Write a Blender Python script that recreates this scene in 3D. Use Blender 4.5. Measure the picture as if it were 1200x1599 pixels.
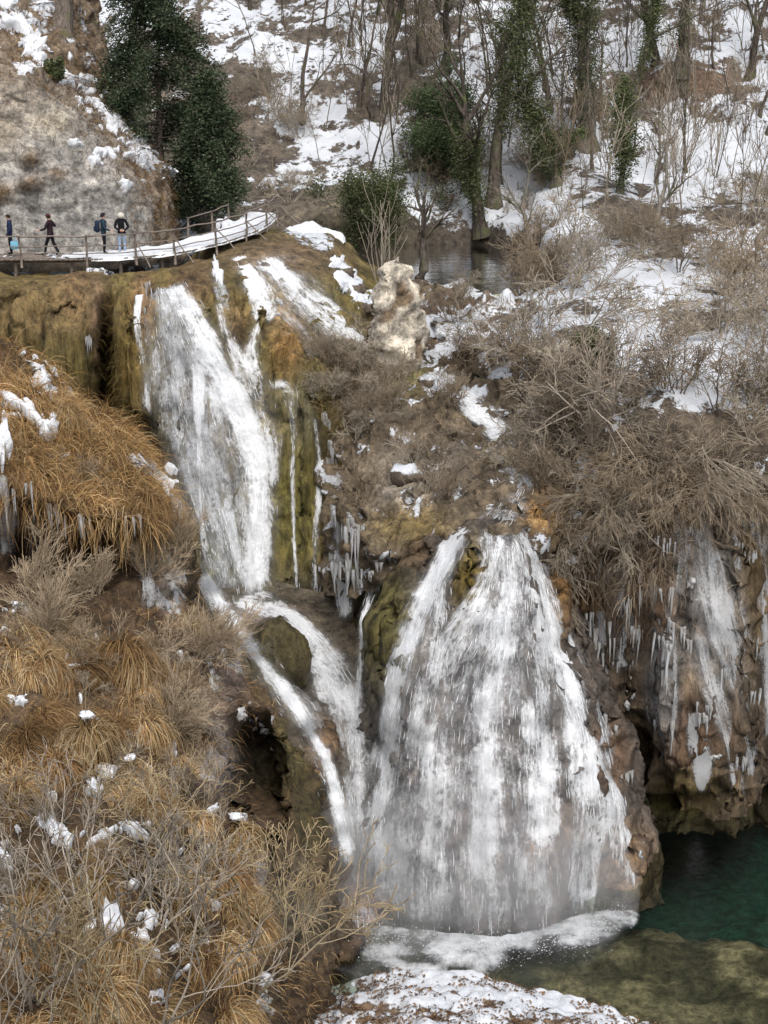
import bpy, math, random
import numpy as np
from mathutils import kdtree, Vector, Matrix

for o in list(bpy.data.objects):
    bpy.data.objects.remove(o)
SC = bpy.context.scene
COL = SC.collection

# ------------------------------------------------------------------ camera, sky, sun, exposure
CAM_H, PITCH, FPX, W, H_ = 29.0, math.radians(18.7), 2536.0, 1200.0, 1599.0
cam_d = bpy.data.cameras.new('camera')
cam_d.sensor_fit = 'VERTICAL'
cam_d.sensor_height = 24.0
cam_d.lens = 24.0 * FPX / H_
cam_d.clip_start, cam_d.clip_end = 0.5, 600.0
cam = bpy.data.objects.new('camera', cam_d)
COL.objects.link(cam)
cam.location = (0, 0, CAM_H)
cam.rotation_euler = (math.pi / 2 - PITCH, 0, 0)
SC.camera = cam

SUN_EL, SUN_AZ = math.radians(58), math.radians(168)      # high sun behind thin cloud, over the viewer's shoulder
world = bpy.data.worlds.new('World')
SC.world = world
world.use_nodes = True
wt = world.node_tree
wt.nodes.clear()
w_out = wt.nodes.new('ShaderNodeOutputWorld')
w_bg = wt.nodes.new('ShaderNodeBackground')
w_hs = wt.nodes.new('ShaderNodeHueSaturation')
w_sky = wt.nodes.new('ShaderNodeTexSky')
w_sky.sky_type = 'NISHITA'
w_sky.sun_disc = False
w_sky.sun_elevation = SUN_EL
w_sky.sun_rotation = SUN_AZ
w_sky.dust_density = 4.0
w_hs.inputs['Saturation'].default_value = 0.46           # cloud cover greys the sky
wt.links.new(w_sky.outputs[0], w_hs.inputs['Color'])
wt.links.new(w_hs.outputs[0], w_bg.inputs['Color'])
w_bg.inputs['Strength'].default_value = 0.13
wt.links.new(w_bg.outputs[0], w_out.inputs['Surface'])

sun_d = bpy.data.lights.new('sun', 'SUN')
sun_d.energy = 1.5
sun_d.angle = math.radians(35)
sun_d.color = (1.0, 0.98, 0.95)
sun = bpy.data.objects.new('sun', sun_d)
COL.objects.link(sun)
sd = Vector((math.sin(SUN_AZ) * math.cos(SUN_EL), math.cos(SUN_AZ) * math.cos(SUN_EL), math.sin(SUN_EL)))
sun.rotation_euler = sd.to_track_quat('Z', 'Y').to_euler()
sun.location = (0, 40, 80)

SC.view_settings.view_transform = 'Standard'
SC.view_settings.look = 'None'
SC.view_settings.exposure = 0.68
SC.view_settings.gamma = 1.0
SC.view_settings.use_curve_mapping = False
SC.cycles.use_denoising = True
SC.cycles.max_bounces = 6
SC.cycles.diffuse_bounces = 3
SC.cycles.glossy_bounces = 2
SC.cycles.transmission_bounces = 3
SC.cycles.transparent_max_bounces = 24
SC.cycles.caustics_reflective = False
SC.cycles.caustics_refractive = False

# ------------------------------------------------------------------ points, noise, splines
cP, sP = math.cos(PITCH), math.sin(PITCH)

def P(px, py, Y):
    """point of the place at horizontal distance Y seen along a direction"""
    px, py, Y = (np.asarray(a, float) for a in (px, py, Y))
    dx, dy = (px - W / 2) / FPX, (H_ / 2 - py) / FPX
    t = Y / (cP + dy * sP)
    return np.stack([t * dx, t * (cP + dy * sP), CAM_H + t * (-sP + dy * cP)], -1)

def PZ(px, py, z):
    dy = (H_ / 2 - py) / FPX
    t = (z - CAM_H) / (-sP + dy * cP)
    return P(px, py, t * (cP + dy * sP))

def proj(p):
    p = np.asarray(p, float)
    x, y, z = p[..., 0], p[..., 1], p[..., 2] - CAM_H
    d = y * cP - z * sP
    u = y * sP + z * cP
    return W / 2 + FPX * x / d, H_ / 2 - FPX * u / d, d

def _hash(ix, iy, iz, seed):
    h = (ix * 374761393 + iy * 668265263 + iz * 2147483647 + seed * 1274126177) & 0xFFFFFFFF
    h = ((h ^ (h >> 13)) * 1274126177) & 0xFFFFFFFF
    h = ((h ^ (h >> 16)) * 2246822519) & 0xFFFFFFFF
    return ((h ^ (h >> 15)) & 0xFFFFFF) / float(0xFFFFFF)

def vnoise(p, seed=0):
    p = np.asarray(p, float)
    i = np.floor(p).astype(np.int64)
    f = p - i
    f = f * f * f * (f * (f * 6 - 15) + 10)
    r = 0
    for a in (0, 1):
        wa = f[..., 0] if a else 1 - f[..., 0]
        for b in (0, 1):
            wb = f[..., 1] if b else 1 - f[..., 1]
            for c in (0, 1):
                wc = f[..., 2] if c else 1 - f[..., 2]
                r = r + wa * wb * wc * _hash(i[..., 0] + a, i[..., 1] + b, i[..., 2] + c, seed)
    return r

def fbm(p, scale=(1, 1, 1), octaves=4, seed=0, gain=0.5):
    """about -1 .. 1"""
    p = np.asarray(p, float) * np.asarray(scale, float)
    r, amp, tot = 0, 1.0, 0.0
    for k in range(octaves):
        r = r + amp * (vnoise(p + 17.3 * k, seed + k) * 2 - 1)
        tot += amp
        amp *= gain
        p = p * 2.03
    return r / tot * 1.5

def ridge(p, scale, octaves=3, seed=0):
    p = np.asarray(p, float) * np.asarray(scale, float)
    r, amp = 0, 1.0
    for k in range(octaves):
        r = r + amp * (1 - np.abs(vnoise(p, seed + k) * 2 - 1) * 2)
        amp *= 0.5
        p = p * 2.1
    return r / 1.75

def crev(p, scale, seed, w=6):
    # narrow grooves
    p = np.asarray(p, float) * np.asarray(scale, float)
    p = p + .35 * np.stack([vnoise(p * 1.7 + 9, seed + 3), vnoise(p * 1.7 + 5, seed + 4), vnoise(p * 1.7, seed + 5)], -1)
    return (1 - np.abs(vnoise(p, seed) * 2 - 1)) ** w + .5 * (1 - np.abs(vnoise(p * 2.3, seed + 1) * 2 - 1)) ** w

def sstep(a, b, x):
    t = np.clip((x - a) / (b - a), 0, 1)
    return t * t * (3 - 2 * t)

def unit(v):
    return v / np.maximum(np.linalg.norm(v, axis=-1, keepdims=True), 1e-9)

def spline(ctrl, knots, ts, axis=0):
    """cubic Hermite through ctrl along axis, shared knots"""
    c = np.moveaxis(np.asarray(ctrl, float), axis, 0)
    k = np.asarray(knots, float)
    n = len(k)
    m = np.zeros_like(c)
    d = (c[1:] - c[:-1]) / (k[1:] - k[:-1]).reshape((-1,) + (1,) * (c.ndim - 1))
    m[0], m[-1] = d[0], d[-1]
    if n > 2:
        w0 = (k[2:] - k[1:-1]) / (k[2:] - k[:-2])
        w0 = w0.reshape((-1,) + (1,) * (c.ndim - 1))
        m[1:-1] = d[:-1] * w0 + d[1:] * (1 - w0)
    j = np.clip(np.searchsorted(k, ts, side='right') - 1, 0, n - 2)
    h = (k[j + 1] - k[j])
    t = (np.asarray(ts) - k[j]) / h
    sh = (-1,) + (1,) * (c.ndim - 1)
    t, h = t.reshape(sh), h.reshape(sh)
    r = (2 * t**3 - 3 * t**2 + 1) * c[j] + (t**3 - 2 * t**2 + t) * h * m[j] + (-2 * t**3 + 3 * t**2) * c[j + 1] + (t**3 - t**2) * h * m[j + 1]
    return np.moveaxis(r, 0, axis)

def blobs(px, py, lst, start=0.0):
    """soft additive patches (x, y, rx, ry, value)"""
    r = np.full(np.shape(px), float(start))
    for x, y, rx, ry, v in lst:
        r = r + v * np.exp(-(((px - x) / rx) ** 2 + ((py - y) / ry) ** 2))
    return r

def tints(px, py, base, lst):
    c = np.ones(np.shape(px) + (3,)) * np.asarray(base, float)
    for x, y, rx, ry, col in lst:
        w = np.exp(-(((px - x) / rx) ** 2 + ((py - y) / ry) ** 2) ** 1.5)[..., None]
        c = c * (1 - w) + np.asarray(col) * w
    return c

class Surf:
    """a lofted sheet of ground or rock: rails are rows from top (far) to bottom (near)"""
    def __init__(self, rails, step, columns=False, flip=None):
        c = np.array([[P(*q) for q in r] for r in rails])
        if columns:
            c = np.swapaxes(c, 0, 1)
        R, K = c.shape[:2]
        kv = np.concatenate([[0], np.cumsum(np.linalg.norm(c[1:] - c[:-1], axis=-1).mean(1))])
        ku = np.concatenate([[0], np.cumsum(np.linalg.norm(c[:, 1:] - c[:, :-1], axis=-1).mean(0))])
        nv, nu = max(int(kv[-1] / step), 8), max(int(ku[-1] / step), 8)
        g = spline(c, ku, np.linspace(0, ku[-1], nu), 1)
        self.G = spline(g, kv, np.linspace(0, kv[-1], nv), 0)
        self.kd = None
        self.sgn = 1
        self.sgn = self._sign()
        self.update()
    def _sign(self):
        n = self._n()
        v = np.array([0, 0, CAM_H]) - self.G
        return 1 if (n * v).sum(-1).mean() > 0 else -1
    def _n(self):
        du, dv = np.gradient(self.G, axis=1), np.gradient(self.G, axis=0)
        return unit(np.cross(du, dv)) * self.sgn
    def update(self):
        self.N = self._n()
        self.px, self.py, self.d = proj(self.G)
    def push(self, amount, direction=None):
        d = self.N if direction is None else direction
        self.G = self.G + d * np.asarray(amount)[..., None]
        self.update()
    def front(self):
        return (self.N * (np.array([0, 0, CAM_H]) - self.G)).sum(-1) > 0
    def tree(self):
        if self.kd is None:
            f = self.front().ravel()
            self.idx = np.nonzero(f)[0]
            xs, ys = self.px.ravel()[self.idx], self.py.ravel()[self.idx]
            kd = kdtree.KDTree(len(self.idx))
            for i, (x, y) in enumerate(zip(xs, ys)):
                kd.insert((x, y, 0), i)
            kd.balance()
            self.kd = kd
        return self.kd
    def at(self, px, py):
        """nearest point of the sheet and its normal"""
        _, i, _ = self.tree().find((px, py, 0))
        j = self.idx[i]
        return self.G.reshape(-1, 3)[j], self.N.reshape(-1, 3)[j]
    def depth(self, px, py):
        s, n, best = 0, 0, None
        for co, i, dist in self.tree().find_n((px, py, 0), 4):
            w = 1 / (dist + 0.8)
            s += w * self.d.ravel()[self.idx[i]]
            n += w
        return s / n
    def sample(self, rng, n, weight):
        w = np.clip(weight, 0, None).ravel()
        du, dv = np.gradient(self.G, axis=1), np.gradient(self.G, axis=0)
        w = w * np.linalg.norm(np.cross(du, dv), axis=-1).ravel()
        cdf = np.cumsum(w)
        j = np.searchsorted(cdf, rng.random(n) * cdf[-1])
        j = np.clip(j, 0, len(w) - 1)
        p = self.G.reshape(-1, 3)[j] + du.reshape(-1, 3)[j] * (rng.random((n, 1)) - .5) + dv.reshape(-1, 3)[j] * (rng.random((n, 1)) - .5)
        return p, self.N.reshape(-1, 3)[j], j

# ------------------------------------------------------------------ meshes and objects
def new_mesh(name, V, F, mat=None, attrs=None, uv=None, smooth=True, mat_idx=None):
    """F: list of (M,k) index arrays"""
    me = bpy.data.meshes.new(name)
    V = np.asarray(V, np.float32).reshape(-1, 3)
    F = [np.asarray(f, np.int32) for f in F if len(f)]
    loops = np.concatenate([f.ravel() for f in F]) if F else np.zeros(0, np.int32)
    tot = np.concatenate([np.full(len(f), f.shape[1], np.int32) for f in F]) if F else np.zeros(0, np.int32)
    me.vertices.add(len(V))
    me.vertices.foreach_set('co', V.ravel())
    me.loops.add(len(loops))
    me.loops.foreach_set('vertex_index', loops)
    me.polygons.add(len(tot))
    me.polygons.foreach_set('loop_start', np.concatenate([[0], np.cumsum(tot)[:-1]]).astype(np.int32))
    me.polygons.foreach_set('loop_total', tot)
    if smooth:
        me.polygons.foreach_set('use_smooth', np.ones(len(tot), bool))
    if uv is not None:
        l = me.uv_layers.new(name='UVMap')
        l.data.foreach_set('uv', np.asarray(uv, np.float32).reshape(-1, 2)[loops].ravel())
    for k, a in (attrs or {}).items():
        a = np.asarray(a, np.float32)
        if a.ndim == 1:
            me.attributes.new(k, 'FLOAT', 'POINT').data.foreach_set('value', a)
        else:
            c = np.concatenate([a, np.ones((len(a), 1), np.float32)], 1)
            me.attributes.new(k, 'FLOAT_COLOR', 'POINT').data.foreach_set('color', c.ravel())
    for m in (mat if isinstance(mat, (list, tuple)) else [mat]):
        if m:
            me.materials.append(m)
    if mat_idx is not None:
        me.polygons.foreach_set('material_index', np.asarray(mat_idx, np.int32))
    me.update(calc_edges=True)
    me.validate()
    return me

def link(name, me, parent=None):
    o = bpy.data.objects.new(name, me)
    COL.objects.link(o)
    if parent is not None:
        o.parent = parent
    return o

def tag(o, label=None, cat=None, group=None, kind=None):
    for k, v in (('label', label), ('category', cat), ('group', group), ('kind', kind)):
        if v:
            o[k] = v
    return o

def empty(name, loc=(0, 0, 0), rz=0.0):
    o = link(name, None)
    o.empty_display_size = 0.2
    o.location = tuple(float(a) for a in loc)
    o.rotation_euler.z = rz
    return o

def copy_tree(o, parent=None):
    c = o.copy()
    COL.objects.link(c)
    if parent is not None:
        c.parent = parent
    for ch in list(o.children):
        copy_tree(ch, c)
    return c

def grid_faces(nv, nu, keep=None):
    i = np.arange((nv - 1) * (nu - 1))
    r, c = i // (nu - 1), i % (nu - 1)
    a = r * nu + c
    f = np.stack([a, a + nu, a + nu + 1, a + 1], 1)
    return f if keep is None else f[keep.ravel()]

def surf_obj(name, s, mat, attrs, parent=None):
    nv, nu = s.G.shape[:2]
    f = grid_faces(nv, nu)
    if s.sgn > 0:
        f = f[:, ::-1]
    f = f[:, ::-1]
    return link(name, new_mesh(name, s.G, [f], mat, {k: (a.reshape(-1, 3) if a.ndim == 3 else a.ravel()) for k, a in attrs.items()}), parent)

def tubes(polys, sides=3):
    """polys: list of (pts, radii); -> V, F, poly index per vertex"""
    V, F, I, off = [], [], [], 0
    by = {}
    for k, (p, r) in enumerate(polys):
        by.setdefault(len(p), []).append((k, p, r))
    for n, lst in by.items():
        p = np.array([q[1] for q in lst], float)
        r = np.array([q[2] for q in lst], float)
        t = unit(np.gradient(p, axis=1))
        ref = np.where(np.abs(t[..., 2:3]) > 0.9, np.array([1.0, 0, 0]), np.array([0, 0, 1.0]))
        a = unit(np.cross(t, ref))
        b = np.cross(t, a)
        ang = np.linspace(0, 2 * math.pi, sides, endpoint=False)
        ring = p[:, :, None] + r[:, :, None, None] * (np.cos(ang)[:, None] * a[:, :, None] + np.sin(ang)[:, None] * b[:, :, None])
        m = len(lst)
        V.append(ring.reshape(-1, 3))
        I.append(np.repeat(np.array([q[0] for q in lst]), n * sides))
        base = off + (np.arange(m) * n * sides)[:, None, None] + (np.arange(n - 1) * sides)[None, :, None]
        s0 = np.arange(sides)[None, None, :]
        s1 = (np.arange(sides) + 1) % sides
        s1 = s1[None, None, :]
        F.append(np.stack([base + s0, base + s1, base + sides + s1, base + sides + s0], -1).reshape(-1, 4))
        off += m * n * sides
    return np.concatenate(V), np.concatenate(F), np.concatenate(I)

def box_mesh(name, sx, sy, sz, mat, bev=0.0, center=(0, 0, 0), jit=0.0, rng=None):
    x, y, z = sx / 2, sy / 2, sz / 2
    b = min(bev, x * .9, y * .9, z * .9)
    V, F = [], []
    # chamfered box: 24 verts
    idx = {}
    for i, ax in enumerate((0, 1, 2)):
        for s in (-1, 1):
            for a in (-1, 1):
                for c in (-1, 1):
                    v = [0, 0, 0]
                    o1, o2 = (ax + 1) % 3, (ax + 2) % 3
                    dims = (x, y, z)
                    v[ax] = s * dims[ax]
                    v[o1] = a * (dims[o1] - b)
                    v[o2] = c * (dims[o2] - b)
                    idx[(ax, s, a, c)] = len(V)
                    V.append([v[k] + center[k] for k in range(3)])
    for ax in range(3):
        for s in (-1, 1):
            q = [idx[(ax, s, -1, -1)], idx[(ax, s, 1, -1)], idx[(ax, s, 1, 1)], idx[(ax, s, -1, 1)]]
            F.append(q if s > 0 else q[::-1])
    for ax in range(3):            # edges
        o1, o2 = (ax + 1) % 3, (ax + 2) % 3
        for a in (-1, 1):
            for c in (-1, 1):
                # edge along ax, at o1=a, o2=c ; faces o1 (sign a) and o2 (sign c)
                def v(face, sf, along):
                    k1, k2 = (face + 1) % 3, (face + 2) % 3
                    val = {ax: along, o1: a, o2: c}
                    return idx[(face, sf, val[k1], val[k2])]
                q = [v(o1, a, -1), v(o1, a, 1), v(o2, c, 1), v(o2, c, -1)]
                F.append(q if a * c < 0 else q[::-1])
    T = []
    for sx_ in (-1, 1):
        for sy_ in (-1, 1):
            for sz_ in (-1, 1):
                t = [idx[(0, sx_, sy_, sz_)], idx[(1, sy_, sz_, sx_)], idx[(2, sz_, sx_, sy_)]]
                T.append(t if sx_ * sy_ * sz_ > 0 else t[::-1])
    V = np.array(V, float)
    if jit and rng is not None:
        V += rng.normal(0, jit, V.shape)
    return new_mesh(name, V, [np.array(F), np.array(T)], mat, smooth=False)

# ------------------------------------------------------------------ materials
class NT:
    def __init__(self, name):
        self.m = bpy.data.materials.new(name)
        self.m.use_nodes = True
        self.t = self.m.node_tree
        self.t.nodes.clear()
        self.out = self.t.nodes.new('ShaderNodeOutputMaterial')
    def n(self, typ, props=None, **ins):
        nd = self.t.nodes.new('ShaderNode' + typ)
        for k, v in (props or {}).items():
            setattr(nd, k, v)
        for k, v in ins.items():
            key = int(k[1:]) if k[0] == '_' and k[1:].isdigit() else k.replace('_', ' ')
            s = nd.inputs[key]
            if hasattr(v, 'links') or isinstance(v, bpy.types.NodeSocket):
                self.t.links.new(v, s)
            else:
                s.default_value = v
        return nd
    def math(self, op, a, b=0.5, c=None):
        k = {'_0': a, '_1': b}
        if c is not None:
            k['_2'] = c
        return self.n('Math', {'operation': op}, **k).outputs[0]
    def mix(self, f, a, b, mode='MIX'):
        nd = self.t.nodes.new('ShaderNodeMix')
        nd.data_type = 'RGBA'
        nd.blend_type = mode
        for s, v in ((nd.inputs[0], f), (nd.inputs[6], a), (nd.inputs[7], b)):
            if isinstance(v, bpy.types.NodeSocket):
                self.t.links.new(v, s)
            else:
                s.default_value = v if not isinstance(v, tuple) or len(v) == 4 else v + (1,)
        return nd.outputs[2]
    def ramp(self, f, stops):
        nd = self.t.nodes.new('ShaderNodeValToRGB')
        e = nd.color_ramp.elements
        while len(e) > 1:
            e.remove(e[-1])
        for i, (p, c) in enumerate(stops):
            el = e[0] if i == 0 else e.new(p)
            el.position = p
            el.color = c if len(c) == 4 else tuple(c) + (1,)
        self.t.links.new(f, nd.inputs[0])
        return nd.outputs[0]
    def attr(self, name, out='Color'):
        return self.n('Attribute', {'attribute_name': name}).outputs[out]
    def coords(self, sx=1, sy=1, sz=1, kind='Object'):
        tc = self.n('TexCoord').outputs[kind]
        return self.n('Mapping', None, Vector=tc, Scale=(sx, sy, sz)).outputs[0]
    def noise(self, vec, scale, detail=4, rough=0.6, dist=0.0):
        return self.n('TexNoise', None, Vector=vec, Scale=scale, Detail=detail, Roughness=rough, Distortion=dist).outputs['Fac']
    def bump(self, h, strength, dist=0.1):
        return self.n('Bump', None, Height=h, Strength=strength, Distance=dist).outputs[0]
    def surf(self, s):
        self.t.links.new(s, self.out.inputs['Surface'])
        return self.m

def rock_material(name, stretch, snow=True, rough=0.75, contrast=1.0, bump=0.7):
    m = NT(name)
    base = m.attr('tint')
    st = m.coords(2.6, 2.6, 2.6 / stretch)
    n1 = m.noise(st, 1.0, 6, 0.65, 0.3)
    n2 = m.noise(m.coords(1, 1, 1 / max(1, stretch * .4)), 7.0, 4, 0.7)
    n3 = m.noise(m.coords(1, 1, 1 / max(1, stretch * .25)), 19.0, 3, 0.75)
    k = m.math('ADD', m.math('MULTIPLY', n1, 0.52), m.math('MULTIPLY', n2, 0.28))
    k = m.math('ADD', k, m.math('MULTIPLY', n3, 0.20))
    v = m.ramp(k, [(0.36, (0.12 / contrast,) * 3), (0.45, (0.55,) * 3), (0.53, (1.05,) * 3), (0.64, (1.9, 1.85, 1.75))])
    col = m.mix(1.0, base, v, 'MULTIPLY')
    hue = m.noise(m.coords(.8, .8, .8 / max(1, stretch * .5)), 1.7, 3, 0.6)
    col = m.mix(m.math('MULTIPLY', hue, 0.5), col, m.mix(1.0, col, (1.06, 0.96, 0.88, 1), 'MULTIPLY'))
    h = k
    rgh = rough
    if snow:
        sn = m.attr('snow', 'Fac')
        e = m.noise(m.coords(), 3.2, 5, 0.7)
        f = m.math('ADD', sn, m.math('MULTIPLY', m.math('SUBTRACT', e, 0.5), 1.1))
        fac = m.n('MapRange', {'interpolation_type': 'SMOOTHSTEP'}, _0=f, _1=0.46, _2=0.56).outputs[0]
        tone = m.mix(m.noise(m.coords(), 1.3, 4, .6), (0.44, 0.465, 0.50, 1), (0.66, 0.675, 0.70, 1))
        col = m.mix(fac, col, tone)
        h = m.math('ADD', m.math('MULTIPLY', k, 1.0), m.math('MULTIPLY', fac, 0.35))
    p = m.n('BsdfPrincipled', None, Base_Color=col, Roughness=rgh, Normal=m.bump(h, bump, 0.25))
    p.inputs['Specular IOR Level'].default_value = 0.25
    return m.surf(p.outputs[0])

def tint_material(name, rough=0.85, transl=0.0, var=0.0):
    m = NT(name)
    col = m.attr('tint')
    if var:
        r = m.n('ObjectInfo').outputs['Random']
        v = m.ramp(r, [(0, (1 - var,) * 3), (1, (1 + var,) * 3)])
        col = m.mix(1.0, col, v, 'MULTIPLY')
    d = m.n('BsdfDiffuse', None, Color=col).outputs[0]
    if transl:
        t = m.n('BsdfTranslucent', None, Color=col).outputs[0]
        d = m.n('MixShader', None, _0=transl, _1=d, _2=t).outputs[0]
    return m.surf(d)

def water_material(name, sx, sy, white=(0.86, 0.88, 0.9), soft=0.25, hard=1.0):
    """falling white water: broken streaks along the flow, clear between them"""
    m = NT(name)
    dens = m.attr('dens', 'Fac')
    uv = m.coords(sx, sy, 1, 'UV')
    a = m.noise(uv, 1.0, 4, 0.65, 0.6)
    b = m.noise(m.coords(sx * 2.3, sy * 3.2, 1, 'UV'), 1.6, 5, 0.75, 0.6)
    clump = m.noise(m.coords(sx * .45, sy * 1.7, 1, 'UV'), 1.0, 3, 0.55, 0.8)
    lace = m.noise(m.coords(sx * 1.5, sx * .9, 1, 'UV'), 1.0, 4, 0.6, 0.5)
    lace = m.math('SUBTRACT', 1.0, m.math('MULTIPLY', m.math('ABSOLUTE', m.math('SUBTRACT', lace, 0.5)), 4.0))
    k = m.math('ADD', m.math('MULTIPLY', a, 0.42), m.math('MULTIPLY', b, 0.16))
    k = m.math('ADD', k, m.math('MULTIPLY', clump, 0.30))
    k = m.math('ADD', k, m.math('MULTIPLY', lace, 0.12))
    fine = m.noise(m.coords(sx * 4, sx * 2.2, 1, 'UV'), 1.0, 3, 0.7, 0.8)
    k = m.math('ADD', m.math('MULTIPLY', k, 0.84), m.math('MULTIPLY', fine, 0.16))
    lo = m.math('SUBTRACT', 0.70, m.math('MULTIPLY', dens, 0.34))
    f = m.n('MapRange', {'interpolation_type': 'SMOOTHSTEP'}, _0=k, _1=m.math('SUBTRACT', lo, soft * .3), _2=m.math('ADD', lo, soft * .5)).outputs[0]
    f = m.math('MULTIPLY', f, m.n('MapRange', None, _0=dens, _1=0.02, _2=0.25).outputs[0])
    f = m.math('MAXIMUM', f, m.math('MULTIPLY', dens, 0.13))
    f = m.math('MULTIPLY', f, hard)
    tone = m.mix(b, tuple(c * .88 for c in white) + (1,), tuple(white) + (1,))
    d = m.n('BsdfDiffuse', None, Color=tone, Normal=m.bump(k, 0.6, 0.12)).outputs[0]
    t = m.n('BsdfTranslucent', None, Color=tone).outputs[0]
    s = m.n('MixShader', None, _0=0.35, _1=d, _2=t).outputs[0]
    tr = m.n('BsdfTransparent').outputs[0]
    return m.surf(m.n('MixShader', None, _0=f, _1=tr, _2=s).outputs[0])

def plain_material(name, col, rough=0.7, nscale=6, var=0.35, bump=0.3, stretch=(1, 1, 1), spec=0.3):
    m = NT(name)
    n = m.noise(m.coords(*stretch), nscale, 5, 0.65)
    c = m.mix(1.0, tuple(col) + (1,), m.ramp(n, [(0.3, (1 - var,) * 3), (0.7, (1 + var,) * 3)]), 'MULTIPLY')
    p = m.n('BsdfPrincipled', None, Base_Color=c, Roughness=rough, Normal=m.bump(n, bump, 0.05))
    p.inputs['Specular IOR Level'].default_value = spec
    return m.surf(p.outputs[0])

M_TUFA = rock_material('mossy_tufa', 9.0, bump=1.0)
M_DOME = rock_material('wet_tufa', 3.0, rough=0.45, bump=1.0)
M_ROCK = rock_material('pale_rock', 1.0, bump=0.9, contrast=.6)
M_HILL = rock_material('snowy_ground', 1.0, bump=0.6)
M_TWIG = tint_material('twig_bark', var=0.25)
def bark_material():
    m = NT('bark')
    n = m.noise(m.coords(1, 1, .25), 9.0, 6, .7)
    g = m.noise(m.coords(), 1.1, 4, .6)
    c = m.mix(1.0, m.attr('tint'), m.ramp(n, [(.36, (.45,) * 3), (.5, (1.0,) * 3), (.64, (1.6,) * 3)]), 'MULTIPLY')
    c = m.mix(m.n('MapRange', None, _0=g, _1=.5, _2=.7).outputs[0], c, (.10, .11, .05, 1))
    return m.surf(m.n('BsdfDiffuse', None, Color=c, Normal=m.bump(n, .8, .05)).outputs[0])
M_TRUNK = bark_material()
M_GRASS = tint_material('dry_grass', transl=0.2, var=0.38)
M_LEAF = tint_material('evergreen_leaf', transl=0.15, var=0.15)
M_BARK = plain_material('trunk_bark', (0.075, 0.062, 0.052), .9, 9, .5, .6, (1, 1, .3))
M_IVYBARK = plain_material('ivy_bark', (0.13, 0.115, 0.085), .9, 9, .5, .6, (1, 1, .3))
M_WOOD = plain_material('weathered_wood', (0.17, 0.14, 0.115), .85, 8, .4, .4, (.4, 1, 1))
M_SNOW = plain_material('snow', (0.60, 0.615, 0.64), .8, 3, .12, .8)
M_WATER = water_material('white_water', 2.3, 0.25, (.92, .935, .95), .25, .96)
M_WATER2 = water_material('thin_white_water', 3.4, 0.4, (0.78, 0.8, 0.83), 0.4, 0.8)
M_ICEV = water_material('ice_veil', 5.0, 0.28, (0.60, 0.605, 0.61), 0.25, 0.9)
M_FOAM = water_material('foam', 0.9, 0.9, (0.86, 0.88, 0.9), 0.4, 0.95)

def ice_material():
    m = NT('ice')
    n = m.noise(m.coords(3, 3, .6), 2.0, 5, .65)
    c = m.ramp(n, [(0.35, (0.30, 0.28, 0.25)), (0.5, (0.48, 0.47, 0.45)), (0.65, (0.68, 0.70, 0.72))])
    p = m.n('BsdfPrincipled', None, Base_Color=c, Roughness=0.3, Normal=m.bump(n, .5, .06))
    t = m.n('BsdfTranslucent', None, Color=c).outputs[0]
    return m.surf(m.n('MixShader', None, _0=0.3, _1=p.outputs[0], _2=t).outputs[0])
M_ICE = ice_material()

def strand_material():
    m = NT('water_strand')
    d = m.n('BsdfDiffuse', None, Color=(0.85, 0.87, 0.89, 1)).outputs[0]
    t = m.n('BsdfTranslucent', None, Color=(0.85, 0.87, 0.89, 1)).outputs[0]
    return m.surf(m.n('MixShader', None, _0=0.4, _1=d, _2=t).outputs[0])
M_STRAND = strand_material()
# ================================================================== THE GROUND AND ROCK
RNG = np.random.default_rng(7)
OLIVE, BROWN, DARKB, TAN = (0.125, 0.10, 0.034), (0.13, 0.08, 0.04), (0.045, 0.03, 0.018), (0.24, 0.165, 0.085)
GREY, PALE, LITTER, GOLD = (0.31, 0.28, 0.235), (0.47, 0.42, 0.33), (0.16, 0.115, 0.075), (0.33, 0.2, 0.08)

def rows(xs, table):
    """table: list of (ys, Ys); scalars are spread over xs"""
    out = []
    for ys, Ys in table:
        ys = np.broadcast_to(ys, (len(xs),))
        Ys = np.broadcast_to(Ys, (len(xs),))
        out.append([(x, y, d) for x, y, d in zip(xs, ys, Ys)])
    return out

# ---- wooded hillside behind the pond, coming forward on the right
hx = [-300, 100, 300, 450, 600, 700, 800, 900, 1100, 1500]
S_HILL = Surf(rows(hx, [
    (-330, 150), (-150, 126), (-20, 111), (130, 99), (260, 91),
    ([340, 340, 340, 345, 340, 340, 345, 350, 350, 350], [84, 84, 84, 84, 86, 87, 86, 80, 78, 76]),
    ([400, 400, 400, 410, 378, 378, 385, 420, 440, 440], [82, 82, 82, 82, 85.5, 85.5, 83, 73, 69, 67]),
    ([450, 450, 450, 470, 430, 430, 440, 500, 530, 530], [81, 81, 81, 80, 79, 78.6, 76, 64, 61, 60]),
    ([500, 500, 500, 520, 480, 478, 480, 570, 600, 600], [80, 80, 80, 78, 74.5, 73, 71, 59, 57.5, 57]),
    ([540, 540, 540, 560, 520, 520, 540, 640, 650, 650], [79, 79, 79, 77, 71, 70, 66, 56.2, 55.8, 55.5]),
    ([580, 580, 580, 600, 560, 560, 600, 700, 720, 720], [78, 78, 78, 76, 70, 68, 63, 55.8, 55, 54.8]),
    ([620, 620, 620, 640, 600, 600, 650, 780, 820, 820], [79, 79, 79, 78, 72, 70, 65, 57.5, 57.5, 57.5]),
]), 0.36)
g = S_HILL.G
S_HILL.push(0.6 * fbm(g, (.28, .28, .28), 4, 3) + 0.28 * ridge(g, (.7, .7, .9), 3, 5) * sstep(300, 200, S_HILL.py))
px, py = S_HILL.px, S_HILL.py
pond_area = sstep(1.15, .85, np.hypot((px - 670) / 205, (py - 410) / 62))
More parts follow.
